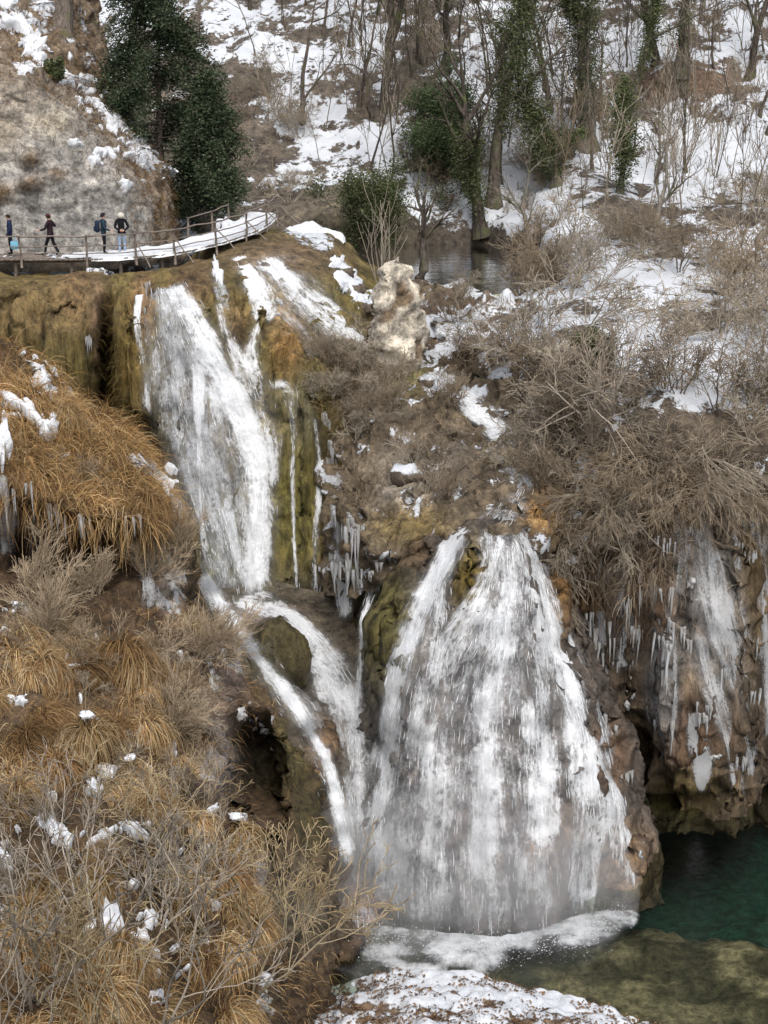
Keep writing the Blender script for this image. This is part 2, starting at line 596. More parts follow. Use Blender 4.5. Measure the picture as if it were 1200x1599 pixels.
S_HILL.G[..., 2] = S_HILL.G[..., 2] * (1 - pond_area) + 13.7 * pond_area
S_HILL.update()
snow = blobs(px, py, [
    (760, 330, 120, 60, .30), (660, 330, 50, 60, .15), (850, 120, 60, 70, .30), (470, 190, 80, 50, .32), (390, 70, 90, 40, .22), (600, 260, 60, 60, .2),
    (1130, 250, 120, 90, .30), (1100, 590, 110, 40, .38), (1160, 400, 60, 40, .2), (800, 190, 80, 70, .2), (480, 270, 60, 12, .15), (455, 285, 70, 14, .2), (870, 320, 50, 60, .2),
    (1000, 60, 80, 40, .15), (1170, 120, 40, 60, .1), (540, 40, 60, 50, .15),
    (430, 240, 60, 18, -.35), (400, 130, 60, 25, -.3), (440, 60, 50, 18, -.25), (640, 130, 30, 50, -.2), (560, 170, 30, 40, -.2), (1000, 330, 60, 40, -.25), (930, 170, 40, 40, -.2), (720, 250, 40, 60, -.2), (660, 350, 60, 12, -.2), (560, 340, 90, 45, -.6), (370, 190, 60, 70, -.3), (500, 60, 60, 30, -.25), (1060, 130, 90, 30, -.5), (1150, 330, 60, 30, -.35), (640, 60, 60, 60, -.2),
    (900, 420, 170, 30, -.10), (1000, 485, 160, 24, -.10), (740, 500, 80, 60, -.1), (480, 340, 60, 30, -.3), (1150, 680, 200, 40, -.5), (880, 640, 70, 60, -.4), (300, 260, 130, 120, -.4),
(1000, 440, 220, 45, .24), (1000, 540, 220, 45, .26), (860, 380, 60, 40, .2), (440, 120, 80, 80, .12)], 0.53) + 0.22 * fbm(g, (.3, .3, .6), 4, 21) + 0.30 * fbm(g, (1.1, 1.1, 1.1), 3, 22) + .14 * fbm(g, (3, 3, 3), 2, 23)
snow = snow * (1 - pond_area) - .6 * pond_area
S_HILL.push(0.10 * sstep(.4, .65, snow), np.array([0, 0, 1.0]))
tint = tints(px, py, (.105, .088, .070), [(560, 360, 110, 60, (.10, .085, .06)), (900, 430, 200, 60, (.10, .08, .06)), (1060, 130, 100, 40, (.12, .08, .055)), (1150, 700, 250, 70, (.09, .07, .05))])
tint = tint * (1 + 0.35 * fbm(g, (.7, .7, .7), 3, 31))[..., None]
o = surf_obj('hillside', S_HILL, M_HILL, {'tint': tint, 'snow': snow})
tag(o, 'snow-patched wooded hillside with brown leaf litter rising behind the pond', kind='structure')
HILL_SNOW = snow

# ---- rocky bank between pond and lower fall
bx = [500, 585, 680, 740, 800, 870, 960]
S_BANK = Surf(rows(bx, [
    ([430, 440, 452, 452, 450, 470, 500], [81.5, 76, 74, 74, 74, 70, 66]),
    ([470, 470, 480, 485, 490, 520, 560], [77.0, 71, 70.5, 70, 70, 66, 60.5]),
    ([550, 545, 545, 545, 550, 580, 620], [71.0, 67, 67, 67, 66, 62, 57.6]),
    ([600, 610, 590, 600, 600, 630, 680], [67.5, 63, 64, 64.5, 63, 58.5, 56]),
    ([680, 680, 660, 655, 660, 690, 730], [65.0, 59.5, 60.5, 61, 60, 57, 54.8]),
    ([750, 750, 730, 715, 720, 745, 780], [63.0, 57, 57.5, 58.2, 57.4, 56, 54.6]),
    ([810, 800, 785, 775, 775, 800, 830], [61.5, 55, 54.8, 55.2, 54.8, 54.5, 54.6]),
    ([870, 860, 840, 828, 828, 840, 880], [60.5, 53.6, 53.2, 52.6, 52.6, 53.4, 54.6]),
    ([930, 920, 890, 870, 880, 900, 930], [59.9, 53.8, 53.6, 53.4, 53.4, 54, 55]),
]), 0.16)
g = S_BANK.G
S_BANK.push(0.6 * fbm(g, (.6, .6, .6), 4, 43) + 0.30 * ridge(g, (1.2, 1.2, 1.0), 4, 44))
S_BANK.push(-.45 * crev(g, (.7, .7, .6), 48))
px, py = S_BANK.px, S_BANK.py
snow = blobs(px, py, [(770, 458, 35, 12, .35), (700, 510, 45, 28, .36), (770, 545, 70, 12, .3), (680, 600, 20, 22, .34), (850, 560, 16, 8, .3), (548, 450, 26, 30, .35), (740, 620, 20, 30, .3), (860, 700, 40, 60, -.3), (620, 720, 80, 90, -.04), (700, 480, 120, 50, .16), (850, 500, 60, 50, .15)], 0.30) + 0.30 * fbm(g, (1.1, 1.1, 1.1), 4, 45) + .16 * fbm(g, (3, 3, 3), 2, 47)
tint = tints(px, py, (.115, .09, .06), [(560, 760, 40, 70, (.16, .125, .08)), (700, 560, 90, 22, DARKB), (620, 750, 50, 50, (.24, .21, .17)), (700, 720, 40, 50, (.12, .10, .08)), (640, 820, 60, 30, (.16, .12, .05)), (850, 800, 30, 40, GOLD), (620, 590, 60, 30, (.17, .15, .06)), (720, 500, 100, 40, (.09, .06, .045))])
tint = tint * (1 + 0.4 * fbm(g, (1, 1, 1), 3, 46))[..., None]
o = surf_obj('stream_bank', S_BANK, M_HILL, {'tint': tint, 'snow': snow})
tag(o, 'steep brown bank with snow patches between the pond and the lower waterfall', kind='structure')

# ---- upper tufa cliff below the boardwalk
def cols(*cs):
    return [list(c) for c in cs]
S_CLIFF = Surf(cols(
    ((-260, 434, 76), (-260, 437, 70.5), (-260, 439, 66.4), (-260, 520, 64.6), (-260, 620, 64.6), (-260, 760, 65), (-260, 960, 65)),
    ((-60, 434, 76), (-60, 437, 70.5), (-60, 439, 66.4), (-60, 520, 64.9), (-60, 620, 64.8), (-60, 760, 65), (-60, 960, 65)),
    ((60, 434, 76), (60, 437, 70.5), (60, 439, 66.2), (60, 520, 64.4), (60, 620, 64.4), (60, 760, 65.2), (60, 960, 65)),
    ((125, 434, 76), (125, 437, 70.5), (125, 439, 66.2), (125, 520, 64.3), (128, 620, 64.5), (130, 720, 66), (130, 960, 65)),
    ((163, 434, 76), (163, 437, 70.5), (163, 439, 66.4), (163, 510, 65.4), (166, 620, 66.6), (168, 720, 67.5), (170, 960, 65)),
    ((195, 434, 76), (195, 437, 70.5), (197, 439, 66.3), (198, 520, 64.2), (198, 630, 64.0), (200, 740, 65.6), (220, 960, 62)),
    ((225, 434, 76), (225, 437, 70.5), (226, 436, 66.3), (224, 520, 64.4), (226, 640, 63.8), (236, 760, 62.8), (290, 960, 58.6)),
    ((275, 430, 76), (270, 435, 71), (268, 430, 66.4), (272, 520, 64.2), (280, 640, 62.6), (295, 760, 61.3), (335, 960, 58)),
    ((330, 385, 76), (325, 405, 71), (318, 440, 66.2), (330, 540, 63.6), (345, 650, 62), (350, 770, 60.9), (375, 960, 57.7)),
    ((385, 370, 77), (378, 400, 70), (375, 450, 66.4), (385, 550, 63.8), (395, 650, 61.9), (398, 770, 60.3), (405, 970, 57.3)),
    ((430, 360, 78), (425, 395, 70.5), (425, 450, 67), (425, 550, 64.1), (432, 650, 61.9), (440, 770, 60.9), (445, 1000, 57.3)),
    ((475, 355, 79), (470, 395, 71.5), (475, 460, 67.2), (475, 560, 64), (478, 650, 61.6), (480, 770, 60.7), (485, 1010, 57)),
    ((520, 360, 79), (515, 400, 72.5), (520, 480, 67.2), (520, 570, 64.2), (508, 660, 62), (506, 770, 61), (512, 1015, 56.6)),
    ((560, 400, 78), (560, 440, 72.5), (560, 515, 67.2), (562, 585, 64.4), (550, 670, 61.5), (548, 770, 60.2), (552, 1020, 55.6)),
    ((610, 430, 77), (610, 480, 72.5), (605, 555, 67), (600, 620, 63), (595, 690, 60.6), (595, 780, 58.6), (600, 1020, 54.6)),
), 0.13, columns=True)
g = S_CLIFF.G
px, py = S_CLIFF.px, S_CLIFF.py
wall = sstep(425, 470, py)
S_CLIFF.push(wall * (0.50 * fbm(g, (.75, .75, .12), 4, 51) + 0.30 * ridge(g, (1.5, 1.5, .16), 3, 52)) + (1 - wall) * 0.25 * fbm(g, (.8, .8, .8), 3, 53)
             - 1.5 * blobs(px, py, [(166, 640, 7, 120, 1.0), (150, 690, 40, 40, 1.2), (215, 720, 30, 40, .8)]) + blobs(px, py, [(405, 500, 14, 25, .9), (450, 545, 25, 45, .8), (365, 500, 20, 40, .5)]))
S_CLIFF.push(-wall * .42 * crev(g, (.8, .8, .09), 58))
px, py = S_CLIFF.px, S_CLIFF.py
cleft = np.exp(-(((px - 165) / 9) ** 4 + ((py - 610) / 110) ** 4)) + np.exp(-(((px - 212) / 22) ** 4 + ((py - 700) / 42) ** 4)) + np.exp(-(((px - 120) / 40) ** 4 + ((py - 700) / 30) ** 4))
S_CLIFF.push(3.4 * np.clip(cleft, 0, 1), unit(S_CLIFF.G - np.array([0, 0, CAM_H])))
px, py = S_CLIFF.px, S_CLIFF.py
tint = tints(px, py, OLIVE, [
    (60, 480, 160, 60, (.14, .10, .045)), (120, 440, 30, 60, (.18, .12, .06)), (155, 500, 14, 80, (.17, .115, .07)), (60, 650, 120, 60, (.12, .085, .03)), (200, 600, 26, 120, (.15, .105, .03)),
    (225, 470, 20, 60, (.19, .12, .06)), (300, 440, 40, 40, (.14, .09, .045)), (370, 510, 22, 50, (.17, .115, .055)), (450, 530, 28, 60, (.27, .16, .06)), (430, 480, 20, 40, (.33, .24, .12)),
    (310, 640, 20, 50, (.26, .175, .12)), (300, 700, 80, 160, (.13, .115, .085)), (460, 800, 40, 110, (.12, .105, .03)), (470, 640, 30, 60, (.14, .125, .07)), (460, 960, 60, 70, (.07, .065, .045)), (525, 850, 22, 160, (.1, .062, .035)),
    (440, 400, 120, 40, (.14, .10, .06)), (570, 580, 60, 80, (.19, .15, .10)), (350, 880, 30, 80, (.1, .1, .06)), (575, 900, 40, 90, (.12, .08, .045))])
tint = tint * (1 + 0.4 * fbm(g, (1.2, 1.2, .25), 3, 56))[..., None]
snow = blobs(px, py, [(158, 428, 16, 6, .5), (480, 362, 48, 22, .62), (505, 385, 22, 14, .5), (450, 345, 50, 12, .5), (545, 440, 22, 30, .34), (570, 470, 14, 20, .3), (320, 420, 10, 16, .25), (150, 560, 10, 40, .12), (200, 430, 10, 5, .2)], .02) + .16 * fbm(g, (1.1, 1.1, 1.1), 3, 57)
o = surf_obj('tufa_cliff', S_CLIFF, M_TUFA, {'tint': tint, 'snow': snow})
tag(o, 'olive and brown mossy tufa cliff under the boardwalk behind the upper waterfall', kind='structure')
CLIFF = o

# ---- rock channel below the upper fall
cx = [0, 1, 2, 3, 4, 5]
S_CHUTE = Surf([
    [(270, 890, 60), (330, 900, 59.5), (400, 905, 59), (470, 920, 58.5), (540, 930, 58), (600, 930, 57), (660, 930, 56)],
    [(290, 930, 57.6), (330, 930, 57.3), (400, 945, 57.2), (460, 965, 56.8), (510, 985, 56.2), (570, 1000, 55.4), (650, 1000, 54)],
    [(330, 1000, 55), (375, 1000, 55), (420, 1010, 55.4), (470, 1020, 55.3), (520, 1050, 54.4), (570, 1060, 53.8), (650, 1070, 52.6)],
    [(380, 1080, 52), (430, 1070, 52.6), (465, 1090, 52.6), (505, 1110, 52.6), (545, 1120, 52.6), (580, 1130, 52.2), (650, 1140, 51)],
    [(440, 1180, 49.6), (490, 1165, 50.2), (515, 1175, 50.4), (540, 1190, 50.6), (560, 1200, 50.6), (590, 1210, 50.2), (650, 1220, 49.4)],
    [(480, 1280, 47.8), (520, 1260, 48.4), (535, 1265, 48.6), (552, 1280, 48.6), (570, 1290, 48.8), (600, 1300, 48.6), (650, 1300, 48)],
    [(500, 1370, 46.3), (535, 1350, 46.9), (548, 1355, 47.0), (562, 1365, 47.0), (580, 1375, 47.0), (610, 1380, 46.6), (650, 1380, 46)],
    [(480, 1480, 44.9), (520, 1450, 45.2), (550, 1450, 45.3), (570, 1455, 45.2), (590, 1460, 45), (620, 1470, 44.8), (660, 1480, 44.6)],
    [(470, 1580, 42.6), (520, 1540, 43.2), (550, 1540, 43.2), (570, 1545, 43.2), (590, 1550, 43), (620, 1560, 42.8), (660, 1570, 42.6)],
], 0.13)
g = S_CHUTE.G
S_CHUTE.push(0.22 * fbm(g, (.8, .8, .4), 4, 61) + .06 * ridge(g, (2, 2, .6), 2, 62))
px, py = S_CHUTE.px, S_CHUTE.py
S_CHUTE.push(1.0 * blobs(px, py, [(435, 1000, 42, 48, 1.0), (505, 1165, 14, 40, .7), (565, 1440, 36, 50, .9)]))
px, py = S_CHUTE.px, S_CHUTE.py
tint = tints(px, py, (.085, .072, .052), [(435, 1010, 55, 50, (.10, .08, .03)), (420, 960, 60, 16, (.2, .15, .12)), (560, 1440, 50, 60, (.26, .17, .13)), (510, 1160, 30, 50, (.14, .09, .05)), (590, 980, 50, 60, (.15, .12, .085))])
o = surf_obj('stream_channel', S_CHUTE, M_DOME, {'tint': tint * (1 + 0.4 * fbm(g, (1.2, 1.2, .5), 3, 64))[..., None], 'snow': np.zeros(px.shape)})
tag(o, 'wet dark rock channel with mossy hump between upper fall and pool', kind='structure')

# ---- tufa dome of the lower fall
S_DOME = Surf(cols(
    ((620, 838, 57), (612, 862, 55.4), (590, 960, 54.6), (566, 1100, 53), (545, 1280, 51), (535, 1500, 48)),
    ((655, 832, 56), (650, 850, 53.6), (618, 950, 52.2), (590, 1090, 51), (558, 1270, 49.4), (545, 1500, 47)),
    ((695, 826, 55.5), (695, 838, 53.1), (655, 930, 51.6), (625, 1080, 50), (590, 1250, 48.4), (570, 1495, 46.4)),
    ((725, 820, 55.5), (722, 830, 52.6), (700, 930, 50.9), (685, 1080, 49), (655, 1250, 47), (640, 1490, 45)),
    ((770, 816, 55.5), (770, 826, 52.4), (762, 930, 50.4), (752, 1080, 48.4), (748, 1250, 46.2), (742, 1485, 44.2)),
    ((820, 818, 55.5), (818, 832, 52.6), (826, 930, 50.6), (840, 1080, 48.6), (850, 1250, 46.6), (850, 1470, 44.6)),
    ((845, 830, 55.5), (842, 850, 53.2), (872, 960, 51.6), (912, 1080, 50), (935, 1250, 48), (945, 1450, 46)),
    ((858, 840, 56), (856, 860, 54.2), (893, 965, 52.9), (938, 1085, 51.5), (982, 1220, 49.7), (1008, 1420, 47.2)),
    ((868, 850, 58), (872, 870, 56.5), (910, 970, 55.5), (950, 1090, 54.5), (992, 1222, 53.2), (1014, 1410, 51)),
    ((878, 860, 60), (890, 880, 59), (920, 980, 58), (960, 1095, 57), (998, 1225, 56), (1016, 1400, 54)),
), 0.12, columns=True)
g = S_DOME.G
S_DOME.push(0.45 * fbm(g, (.7, .7, .3), 4, 71) + 0.22 * ridge(g, (1.6, 1.6, .3), 3, 72) + .28 * ridge(g, (.5, .5, .9), 3, 76))
S_DOME.push(-.35 * crev(g, (.8, .8, .3), 78) - .2 * crev(g, (.5, .5, 1.0), 79))
px, py = S_DOME.px, S_DOME.py
S_DOME.push(blobs(px, py, [(735, 905, 20, 60, .6), (600, 990, 40, 90, .5), (980, 1350, 40, 60, .5), (880, 930, 10, 60, .3)]))
px, py = S_DOME.px, S_DOME.py
tint = tints(px, py, (.095, .08, .068), [(735, 910, 30, 70, (.15, .11, .025)), (605, 990, 50, 110, (.115, .1, .03)), (875, 920, 24, 80, (.15, .085, .03)), (970, 1350, 60, 70, (.22, .15, .09)), (955, 1180, 30, 60, (.17, .11, .07)),
                                 (660, 1130, 40, 120, (.12, .1, .085)), (760, 1330, 40, 90, (.16, .125, .1)), (880, 1330, 70, 80, (.2, .14, .1)), (640, 860, 40, 25, (.16, .11, .06)), (600, 1200, 30, 150, (.09, .085, .075))])
tint = tint * (1 + 0.4 * fbm(g, (1.2, 1.2, .3), 3, 74))[..., None]
snow = blobs(px, py, [(690, 830, 60, 12, .3), (858, 880, 12, 35, .5), (885, 935, 6, 25, .25), (620, 865, 30, 10, .3), (970, 1210, 10, 60, .34), (1002, 1320, 10, 60, .42)], .0) + .18 * fbm(g, (1.3, 1.3, .8), 3, 75)
o = surf_obj('tufa_dome', S_DOME, M_DOME, {'tint': tint, 'snow': snow})
tag(o, 'bulging brown tufa dome that the wide lower waterfall runs over', kind='structure')
DOME = o

# ---- cliff on the right, hung with ice
S_RIGHT = Surf(cols(
    ((840, 720, 60), (845, 790, 58), (850, 850, 57), (870, 960, 56.6), (900, 1100, 56), (950, 1240, 55.4), (960, 1340, 55)),
    ((890, 700, 59), (890, 780, 56.2), (890, 850, 55.4), (900, 960, 55), (925, 1100, 55), (970, 1230, 55), (985, 1330, 54)),
    ((940, 690, 58.6), (940, 775, 55.3), (940, 860, 54.4), (945, 970, 54), (960, 1100, 53.8), (1000, 1220, 54), (1010, 1310, 53)),
    ((1010, 690, 58), (1010, 765, 54.6), (1010, 870, 53.4), (1020, 1000, 52.8), (1030, 1120, 52.5), (1045, 1220, 52.4), (1050, 1300, 51.6)),
    ((1085, 690, 58), (1085, 765, 54.4), (1088, 860, 53.0), (1100, 1000, 52.3), (1118, 1120, 51.9), (1135, 1220, 51.7), (1140, 1300, 51.1)),
    ((1145, 690, 58), (1145, 765, 54.8), (1150, 860, 53.4), (1158, 1000, 52.6), (1172, 1120, 52.2), (1182, 1210, 52), (1187, 1285, 51.8)),
    ((1180, 690, 58.5), (1180, 765, 55.6), (1182, 860, 54.6), (1186, 1000, 54.0), (1192, 1120, 54), (1196, 1210, 54), (1198, 1290, 54)),
    ((1240, 690, 59), (1240, 765, 56.4), (1240, 860, 55.6), (1240, 1000, 55.4), (1240, 1120, 56), (1240, 1190, 57.5), (1240, 1270, 58)),
    ((1480, 690, 59), (1480, 765, 56), (1480, 860, 55), (1480, 1000, 54.6), (1480, 1120, 55), (1480, 1190, 56), (1480, 1270, 57)),
), 0.13, columns=True)
g = S_RIGHT.G
px, py = S_RIGHT.px, S_RIGHT.py
S_RIGHT.push(0.55 * fbm(g, (.8, .8, .2), 4, 81) + 0.40 * ridge(g, (1.5, 1.5, .22), 3, 82) + .2 * ridge(g, (.8, .8, .8), 3, 86) - 1.4 * blobs(px, py, [(990, 1190, 26, 60, 1.0), (1150, 815, 16, 24, .9), (1040, 1255, 80, 16, .5), (1000, 1010, 14, 60, .4)]) + blobs(px, py, [(1080, 1080, 26, 40, .4), (1040, 880, 30, 30, .4)]))
S_RIGHT.push(-.5 * crev(g, (.8, .8, .14), 88) - .25 * crev(g, (.7, .7, .7), 89))
px, py = S_RIGHT.px, S_RIGHT.py
tint = tints(px, py, (.088, .066, .044), [(1160, 900, 40, 120, (.13, .085, .03)), (1080, 1080, 18, 40, (.28, .17, .06)), (1080, 1140, 60, 60, (.17, .1, .055)), (1030, 950, 40, 60, (.15, .095, .055)), (980, 1160, 40, 40, (.16, .12, .06)),
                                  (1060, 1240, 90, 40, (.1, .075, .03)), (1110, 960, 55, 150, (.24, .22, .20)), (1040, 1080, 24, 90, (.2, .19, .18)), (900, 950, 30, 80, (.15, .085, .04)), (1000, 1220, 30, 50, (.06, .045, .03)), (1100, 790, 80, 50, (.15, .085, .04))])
tint = tint * (1 + 0.5 * fbm(g, (1.4, 1.4, .3), 3, 84))[..., None]
snow = blobs(px, py, [(1170, 695, 60, 10, .2), (990, 1085, 12, 8, .3)], -.1) + .12 * fbm(g, (1.3, 1.3, .8), 3, 85)
o = surf_obj('overhanging_cliff', S_RIGHT, M_TUFA, {'tint': tint, 'snow': snow})
tag(o, 'rusty brown overhanging cliff hung with grey icicles above the green pool', kind='structure')
RIGHT = o

# ---- pale grey rock wall above the boardwalk
S_WALL = Surf([
    [(-300, -110, 90), (-100, -110, 90), (0, -110, 91), (60, -105, 92), (100, -100, 93), (135, -90, 95), (160, -80, 98)],
    [(-300, 30, 80), (-100, 30, 79), (0, 40, 78), (60, 45, 79.5), (105, 55, 81.5), (140, 80, 85), (170, 110, 89)],
    [(-300, 120, 73.5), (-100, 125, 73), (0, 130, 72.8), (60, 130, 73.8), (120, 140, 76.2), (180, 175, 80), (215, 200, 84)],
    [(-300, 150, 72), (-100, 155, 72), (0, 160, 72), (80, 165, 72.5), (140, 190, 74), (205, 225, 77), (245, 255, 81)],
    [(-300, 220, 71.8), (-100, 220, 71.8), (0, 230, 71.8), (90, 230, 72), (160, 245, 73), (228, 265, 75.4), (266, 280, 79)],
    [(-300, 310, 71.5), (-100, 310, 71.5), (0, 310, 71.5), (95, 310, 71.7), (175, 310, 72.3), (236, 320, 74.2), (272, 330, 78.5)],
    [(-300, 385, 71.3), (-100, 385, 71.3), (0, 385, 71.3), (95, 385, 71.5), (180, 382, 72), (240, 375, 74), (280, 365, 78.5)],
    [(-300, 425, 71), (-100, 425, 71), (0, 425, 71), (95, 425, 71.2), (180, 420, 71.7), (240, 410, 74), (290, 400, 78.5)],
], 0.16)
g = S_WALL.G
px, py = S_WALL.px, S_WALL.py
face = blobs(px, py, [(0, 280, 120, 120, 1), (100, 310, 90, 80, 1), (190, 350, 60, 45, .9), (-200, 280, 120, 140, 1), (110, 210, 50, 50, .6)])
face = np.clip(face * 1.5, 0, 1)
S_WALL.push(-.22 * crev(g, (.5, .5, .6), 98))
S_WALL.push(0.18 * fbm(g, (.6, .6, .6), 4, 91) * (1 + (1 - face) * 2.2) + (1 - face) * 0.28 * ridge(g, (1.3, 1.3, 1.0), 3, 92) + face * .07 * ridge(g, (1.5, 1.5, 1.2), 3, 93))
px, py = S_WALL.px, S_WALL.py
S_WALL.push(blobs(px, py, [(50, 245, 14, 12, .5), (50, 285, 16, 10, .6), (85, 270, 12, 10, .4), (5, 300, 14, 12, .4)]))
tint = tints(px, py, (.19, .145, .10), [])
gw = face[..., None]
tint = tint * (1 - gw) + np.array((.31, .30, .28)) * gw
tint = tints(px, py, 0, []) * 0 + tint
for x, y, rx, ry, c in [(50, 245, 14, 12, LITTER), (50, 285, 18, 10, LITTER), (90, 272, 12, 10, LITTER), (5, 300, 14, 12, (.2, .13, .06)), (80, 190, 40, 25, (.36, .32, .25)), (10, 200, 30, 40, (.38, .33, .26))]:
    w = np.exp(-(((px - x) / rx) ** 2 + ((py - y) / ry) ** 2))[..., None]
    tint = tint * (1 - w) + np.array(c) * w
foot_shade = sstep(398, 410, py)[..., None]
tint = tint * (1 - foot_shade) + np.array((.035, .028, .02)) * foot_shade        # shade under the deck painted into the wall foot
tint = tint * (1 + (0.25 + .25 * (1 - face)) * fbm(g, (1.1, 1.1, 1.1), 4, 95))[..., None]
snow = blobs(px, py, [(25, 35, 30, 14, .4), (55, 75, 16, 30, .45), (40, 110, 20, 10, .35), (10, 10, 30, 10, .3), (120, 125, 25, 8, .4), (175, 185, 26, 18, .5), (215, 230, 30, 22, .52), (150, 245, 18, 10, .34), (196, 292, 10, 9, .5), (262, 268, 12, 10, .4), (250, 240, 14, 14, .45), (140, 95, 12, 12, .3), (70, 20, 30, 20, .2), (235, 250, 20, 12, .3), (100, 60, 80, 60, .12)], .22) - .35 * face + .28 * fbm(g, (1.2, 1.2, 1.2), 4, 97)
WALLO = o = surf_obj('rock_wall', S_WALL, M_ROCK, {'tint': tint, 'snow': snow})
tag(o, 'grey rock wall with brown tufts and snow rising behind the boardwalk', kind='structure')

# ---- grassy bank in the left foreground
S_LEFT = Surf([
    [(-300, 560, 62), (0, 600, 60), (70, 640, 59), (150, 700, 57), (215, 740, 56), (255, 800, 55), (290, 850, 53.5), (310, 900, 52.5), (318, 960, 51.5)],
    [(-300, 475, 56), (0, 533, 55), (64, 580, 54), (135, 645, 53), (192, 688, 52), (236, 745, 51), (275, 795, 51), (298, 850, 51), (310, 925, 51)],
    [(-300, 560, 51.5), (0, 580, 51), (60, 615, 50.5), (130, 670, 49.8), (190, 712, 49.4), (235, 765, 49.2), (276, 815, 49.4), (300, 880, 49.8), (305, 940, 50.2)],
    [(-300, 650, 48.5), (0, 665, 48.2), (60, 700, 48), (130, 735, 47.5), (195, 765, 47.3), (240, 795, 47.4), (278, 840, 47.9), (298, 900, 48.8), (296, 950, 49.4)],
    [(-300, 730, 46.6), (0, 742, 46.5), (70, 780, 46), (140, 815, 45.6), (200, 820, 45.8), (246, 826, 46.4), (278, 870, 47.5), (290, 915, 48.4), (284, 962, 48.9)],
    [(-300, 800, 47.0), (0, 815, 47.0), (75, 850, 46.8), (145, 870, 46.6), (205, 870, 46.8), (248, 875, 46.9), (272, 905, 47.3), (276, 935, 48), (276, 972, 48.4)],
    [(-300, 870, 46.2), (0, 880, 46), (80, 910, 45.8), (150, 925, 45.6), (210, 925, 45.9), (250, 925, 46.3), (264, 940, 46.7), (280, 955, 47.5), (300, 975, 48.3)],
    [(-300, 930, 43.5), (0, 940, 43.2), (90, 955, 43.2), (160, 965, 43.2), (220, 965, 44), (262, 965, 45), (300, 970, 46.2), (340, 985, 47.6), (365, 1010, 49.5)],
    [(-300, 1010, 40.6), (0, 1015, 40.5), (100, 1020, 40.8), (180, 1025, 41), (250, 1025, 42), (310, 1025, 43.6), (355, 1040, 45.6), (395, 1065, 47.4), (415, 1090, 49.4)],
    [(-300, 1130, 36.6), (0, 1130, 36.8), (110, 1130, 37), (210, 1125, 37.8), (300, 1120, 39.6), (370, 1120, 42), (418, 1135, 44.6), (455, 1165, 46.6), (478, 1195, 48.4)],
    [(-300, 1260, 32.8), (0, 1260, 33), (120, 1260, 33.2), (230, 1255, 34.2), (330, 1258, 36.4), (415, 1260, 39.8), (465, 1262, 43), (503, 1280, 45.3), (520, 1310, 47)],
    [(-300, 1420, 28.8), (0, 1420, 29), (130, 1420, 29.3), (250, 1420, 30.5), (350, 1420, 33), (435, 1415, 36.6), (490, 1405, 40.4), (528, 1410, 43.2), (545, 1440, 44.8)],
    [(-300, 1600, 25), (0, 1600, 25), (130, 1600, 25.4), (250, 1600, 26.5), (345, 1595, 29), (410, 1585, 32.4), (460, 1560, 36.5), (505, 1535, 40), (525, 1550, 42)],
    [(-300, 1850, 21), (0, 1850, 21), (130, 1850, 21.5), (250, 1840, 22.8), (345, 1800, 25.4), (410, 1750, 29), (450, 1690, 33), (480, 1640, 37), (500, 1640, 39)],
], 0.15)
g = S_LEFT.G
px, py = S_LEFT.px, S_LEFT.py
S_LEFT.push(0.45 * fbm(g, (.55, .55, .55), 4, 101) + 0.30 * fbm(g, (1.3, 1.3, 1.3), 3, 102) - blobs(px, py, [(150, 1330, 40, 20, .5), (260, 1230, 30, 20, .5), (100, 1230, 50, 16, .5), (300, 1420, 26, 40, .6), (60, 1130, 50, 14, .4), (60, 850, 70, 40, .7), (220, 890, 40, 22, .4)]))
px, py = S_LEFT.px, S_LEFT.py
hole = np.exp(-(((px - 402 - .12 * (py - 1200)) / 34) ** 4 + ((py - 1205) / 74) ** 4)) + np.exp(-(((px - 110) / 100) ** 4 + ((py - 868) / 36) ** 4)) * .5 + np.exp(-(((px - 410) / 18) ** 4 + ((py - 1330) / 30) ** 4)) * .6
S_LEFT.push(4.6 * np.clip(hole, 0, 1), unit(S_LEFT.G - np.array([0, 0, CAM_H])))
S_LEFT.push(-.25 * crev(g, (.8, .8, .8), 108))
px, py = S_LEFT.px, S_LEFT.py
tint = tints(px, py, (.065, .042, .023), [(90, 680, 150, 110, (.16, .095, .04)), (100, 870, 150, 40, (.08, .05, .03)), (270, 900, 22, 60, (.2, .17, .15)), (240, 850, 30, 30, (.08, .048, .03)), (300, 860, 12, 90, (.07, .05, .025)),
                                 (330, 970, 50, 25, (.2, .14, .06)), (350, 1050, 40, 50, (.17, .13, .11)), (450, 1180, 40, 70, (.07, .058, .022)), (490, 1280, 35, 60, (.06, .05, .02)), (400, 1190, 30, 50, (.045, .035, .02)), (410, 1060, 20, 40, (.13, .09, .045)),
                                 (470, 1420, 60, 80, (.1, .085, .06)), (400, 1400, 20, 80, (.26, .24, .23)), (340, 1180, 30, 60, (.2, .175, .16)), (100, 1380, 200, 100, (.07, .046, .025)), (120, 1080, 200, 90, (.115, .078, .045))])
tint = tint * (1 + 0.4 * fbm(g, (.9, .9, .9), 3, 105))[..., None]
